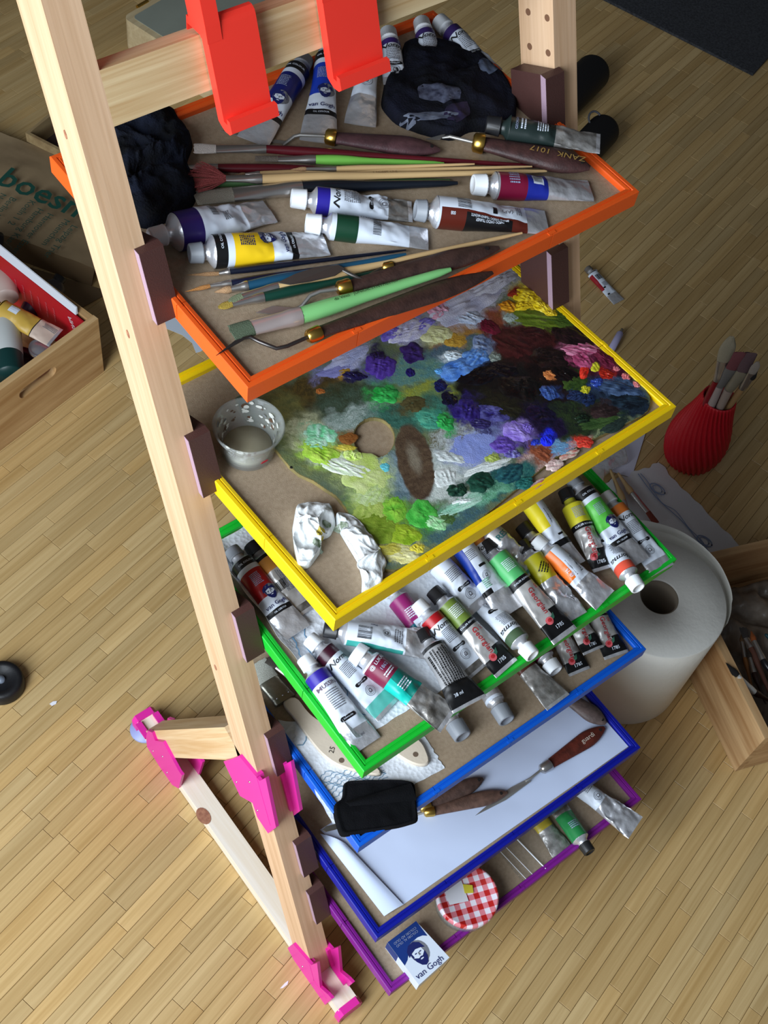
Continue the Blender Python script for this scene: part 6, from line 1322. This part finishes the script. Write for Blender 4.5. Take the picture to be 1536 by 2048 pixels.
def xbr(label, tip, fs, hs, end, *a, z=.075, **kw):
    zz = kw.pop('zz', (z, z, z, z)); return brush(label, *[at(p[0], p[1], q) for p, q in zip((tip, fs, hs, end), zz)], *a, group=GX, **kw)
xbr('pointed black brush with white ferrule, leaning on the crate edge', (1452, 1326), (1475, 1352), (1508, 1384), (1545, 1405), .0042, .0040, .0046, (14, 12, 14), (40, 24, 20), 'round', zz=(.126, .122, .100, .07), fm=mat('ferrule_white', (220, 218, 212), .3, .3))
xbr('brush with grey fluffy head and brown handle, topmost in the right crate', (1486, 1256), (1492, 1276), (1502, 1296), (1545, 1400), .0060, .0050, .0050, (70, 66, 64), (98, 62, 50), 'flat', z=.062)
xbr('brush with orange bristles and a bright ferrule in the right crate', (1502, 1262), (1508, 1282), (1526, 1320), (1560, 1372), .0036, .0036, .0046, (160, 84, 36), (26, 26, 28), 'round', z=.070)
xbr('slim brush with bare wooden handle, left in the right crate', (1482, 1270), (1484, 1284), (1490, 1316), (1506, 1385), .0028, .0028, .0034, (120, 90, 60), (150, 100, 56), 'round', z=.056)
xbr('dark brush with long silver ferrule in the middle of the right crate', (1496, 1300), (1500, 1316), (1508, 1346), (1532, 1408), .0030, .0030, .0040, (60, 50, 40), (44, 24, 22), 'round', z=.064)
xbr('teal handled brush at the far right of the right crate', (1560, 1290), (1552, 1285), (1545, 1280), (1530, 1268), .003, .003, .0046, (60, 60, 60), (20, 60, 66), 'round', z=.07)

# paper carrier bag with printed name
kraft = mat('kraft_paper', (150, 128, 96), .75, bump=.15, bscale=60, var=(138, 116, 86), vscale=14); kraft_d = mat('kraft_paper_dark', (112, 90, 62), .8)
hB = .045
bag = T('paper_bag', at(60, 400, 0), 'brown paper carrier bag with dark green lettering lying on the floor', 'bag')
BA, BBq, BC, BD = at(-260, 165, hB), at(236, 352, hB * .6), at(189, 535, hB), at(-270, 372, hB)
G = []
for i in range(31):
    row = []
    for j in range(21):
        u, v = i / 30, j / 20; p = BA.lerp(BBq, u).lerp(BD.lerp(BC, u), v); row.append(p + UZ * (.010 * noise.noise(p * 9) + .004 * noise.noise(p * 30)))
    G.append(row)
O('bag_front', MB().grid(G, 0, .0006), kraft, bag)
e0, e1 = [V((p.x, p.y, .001)) for p in (at(183, 574, 0), at(-270, 408, 0))]
O('bag_gusset', MB().grid([[G[i][20].lerp(e1.lerp(e0, i / 30), t) - UZ * (0.0) for t in (0, .5, 1)] for i in range(31)]), kraft_d, bag)
low = [V((p.x, p.y, .0012)) for p in (e0, e1)]; O('bag_back', MB().prism([V((BA.x, BA.y, .0005)), V((BBq.x, BBq.y, .0005)), V((e0.x, e0.y, .0005)), V((e1.x, e1.y, .0005))], UZ * .0006), kraft_d, bag)
green_t = mat('ink_bottle_green', (20, 74, 62), .7)
t0, t1_ = at(0, 375, hB + .012), at(150, 440, hB + .012); rd = (t1_ - t0).normalized(); upd = UZ.cross(rd)
hl = flat_text('lettering', 'boesner', at(2, 352, hB + .010), rd, upd, .071, green_t, bag, bold=.012, align='LEFT', lift=.001)
for i, (u, v, s) in enumerate([(8, 388, 'Nagold Wien'), (28, 396, 'Berlin Ulm Bonn'), (66, 402, 'Koeln 1 2'), (82, 418, 'Hamburg Kassel'), (102, 428, 'Hannover Essen'), (135, 440, 'Muenchen'), (150, 452, 'Leipzig Trier')]):
    flat_text('lettering', s, at(u, v, hB + .010), -upd, rd, .018, mat('ink_green_dim', (44, 78, 66), .7), bag, align='LEFT', lift=.001)
poly_flat('cardboard', [f_(u, v) for u, v in ((60, 536), (198, 578), (212, 590), (160, 618), (130, 596))], kraft_d, 'flat piece of brown cardboard in front of the paper bag', 'cardboard', th=.002)
# small open wooden box and the case behind
def open_box(t, K, a_, b_, h, th, m, m_in):
    la, lb = a_.length, b_.length; A_, B_ = a_.normalized(), b_.normalized(); K = V((K.x, K.y, .0005))
    for o1, L_, X_, N_ in ((K, la, A_, B_), (K + b_ - B_ * th, la, A_, B_), (K, lb, B_, A_), (K + a_ - A_ * th, lb, B_, A_)):
        c = o1 + X_ * L_ / 2 + N_ * th / 2 + UZ * h / 2; s = L_ if X_ is A_ else L_ - 2 * th - .0004
        O('box_side', MB().box(c, (s, th, h), X_, N_, UZ), m, t)
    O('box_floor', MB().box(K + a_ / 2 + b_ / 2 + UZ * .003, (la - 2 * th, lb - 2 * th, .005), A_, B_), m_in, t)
K = at(51, 266, .05); a_ = (at(94, 231, .05) - K); b_ = (at(112, 300, .05) - K); a_ = a_.normalized() * .20; b_ = b_ - a_.normalized() * b_.dot(a_.normalized()); b_ = b_.normalized() * .11
t = T('wooden_box', K + a_ / 2 + b_ / 2 - UZ * .05, 'small open wooden box behind the paper bag, half hidden by the left post', 'box')
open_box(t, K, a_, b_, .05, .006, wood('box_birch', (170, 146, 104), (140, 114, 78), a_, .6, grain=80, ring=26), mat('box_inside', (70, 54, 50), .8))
hC = .07; K = at(245, 34, hC); a_ = (at(300, 2, hC) - K).normalized(); b_ = (at(268, 117, hC) - K); b_ = (b_ - a_ * b_.dot(a_)).normalized(); la = (at(549, 2, hC) - K).dot(a_); lb = .24
cs = T('wooden_case', K + a_ * la / 2 + b_ * lb / 2 - UZ * hC, 'shallow wooden case with a grey green lid panel at the top edge', 'case')
def rrect(ins, z, r):
    pts = []
    for cx, cy, s in ((ins + r, ins + r, math.pi), (la - ins - r, ins + r, 1.5 * math.pi), (la - ins - r, lb - ins - r, 0), (ins + r, lb - ins - r, .5 * math.pi)):
        for q in range(7): an = s + q / 6 * math.pi / 2; pts.append(V((K.x, K.y, 0)) + a_ * (cx + r * math.cos(an)) + b_ * (cy + r * math.sin(an)) + UZ * z)
    return pts
O('case_body', MB().prism(rrect(0, .0005, .016), UZ * (hC - .0005)), wood('case_birch', (222, 202, 160), (194, 170, 128), a_, .6, grain=80, ring=26), cs)
O('lid_panel', MB().prism(rrect(.014, hC, .010), UZ * .0012), mat('case_panel', (150, 155, 142), .6, var=(138, 142, 130), vscale=8), cs)
O('hinge', MB().tube([V((K.x, K.y, hC)) + a_ * .045 - b_ * .003, V((K.x, K.y, hC)) + a_ * .075 - b_ * .003], .004, 10), brass_m, cs)
# black rounded pouches behind the right post
def pouch(label, p, q, r, loop):
    p, q = V(p), V(q); d = (q - p).normalized(); L_ = (q - p).length; n = 9
    prof = [(r * math.sin(i / n * math.pi / 2) + 1e-5, -r * math.cos(i / n * math.pi / 2) * .8) for i in range(n + 1)] + [(r, L_)] + [(r * math.cos(i / n * math.pi / 2) + 1e-5, L_ + r * .8 * math.sin(i / n * math.pi / 2)) for i in range(1, n + 1)]
    t = T('pouch', V((p.x, p.y, 0)), label, 'pouch', 'black rounded pouches'); O('pouch_body', MB().lathe(p, d, prof, 32), mat('black_nylon', (12, 12, 15), .6, bump=.3, bscale=300), t)
    if loop:
        c = V(loop); O('loop', MB().tube([c + V((math.cos(a), 0, .3 * math.cos(a))) * .013 + V((0, math.sin(a), .5 * math.sin(a))) * .014 for a in np.linspace(0, 3.6, 14)], .0022, 8), mat('grey_cord', (70, 72, 78), .6), t)
pouch('black rounded pouch emerging right of the right post, the larger one', at(1184, 146, .040), at(1100, 230, .040), .0385, None)
pouch('black round pouch with a grey cord loop, nearer the orange tray corner', at(1206, 262, .035), at(1170, 300, .035), .034, at(1190, 238, .062))
rug_m = mat('dark_rug', (66, 68, 73), .95, bump=.8, bscale=600, var=(40, 41, 45), vscale=200)
ra, rbb, rcc = f_(1205, 0), f_(1505, 152), f_(1600, 66)
d1 = (ra - rbb).normalized(); d2 = (rcc - rbb); d2 = (d2 - d1 * d2.dot(d1)).normalized()
O('rug', MB().prism([rbb, rbb + d2 * 1.0, rbb + d2 * 1.0 + d1 * 1.2, rbb + d1 * 1.2], UZ * .006), rug_m, None, 'dark grey rug in the upper right corner', 'rug', loc=rbb)
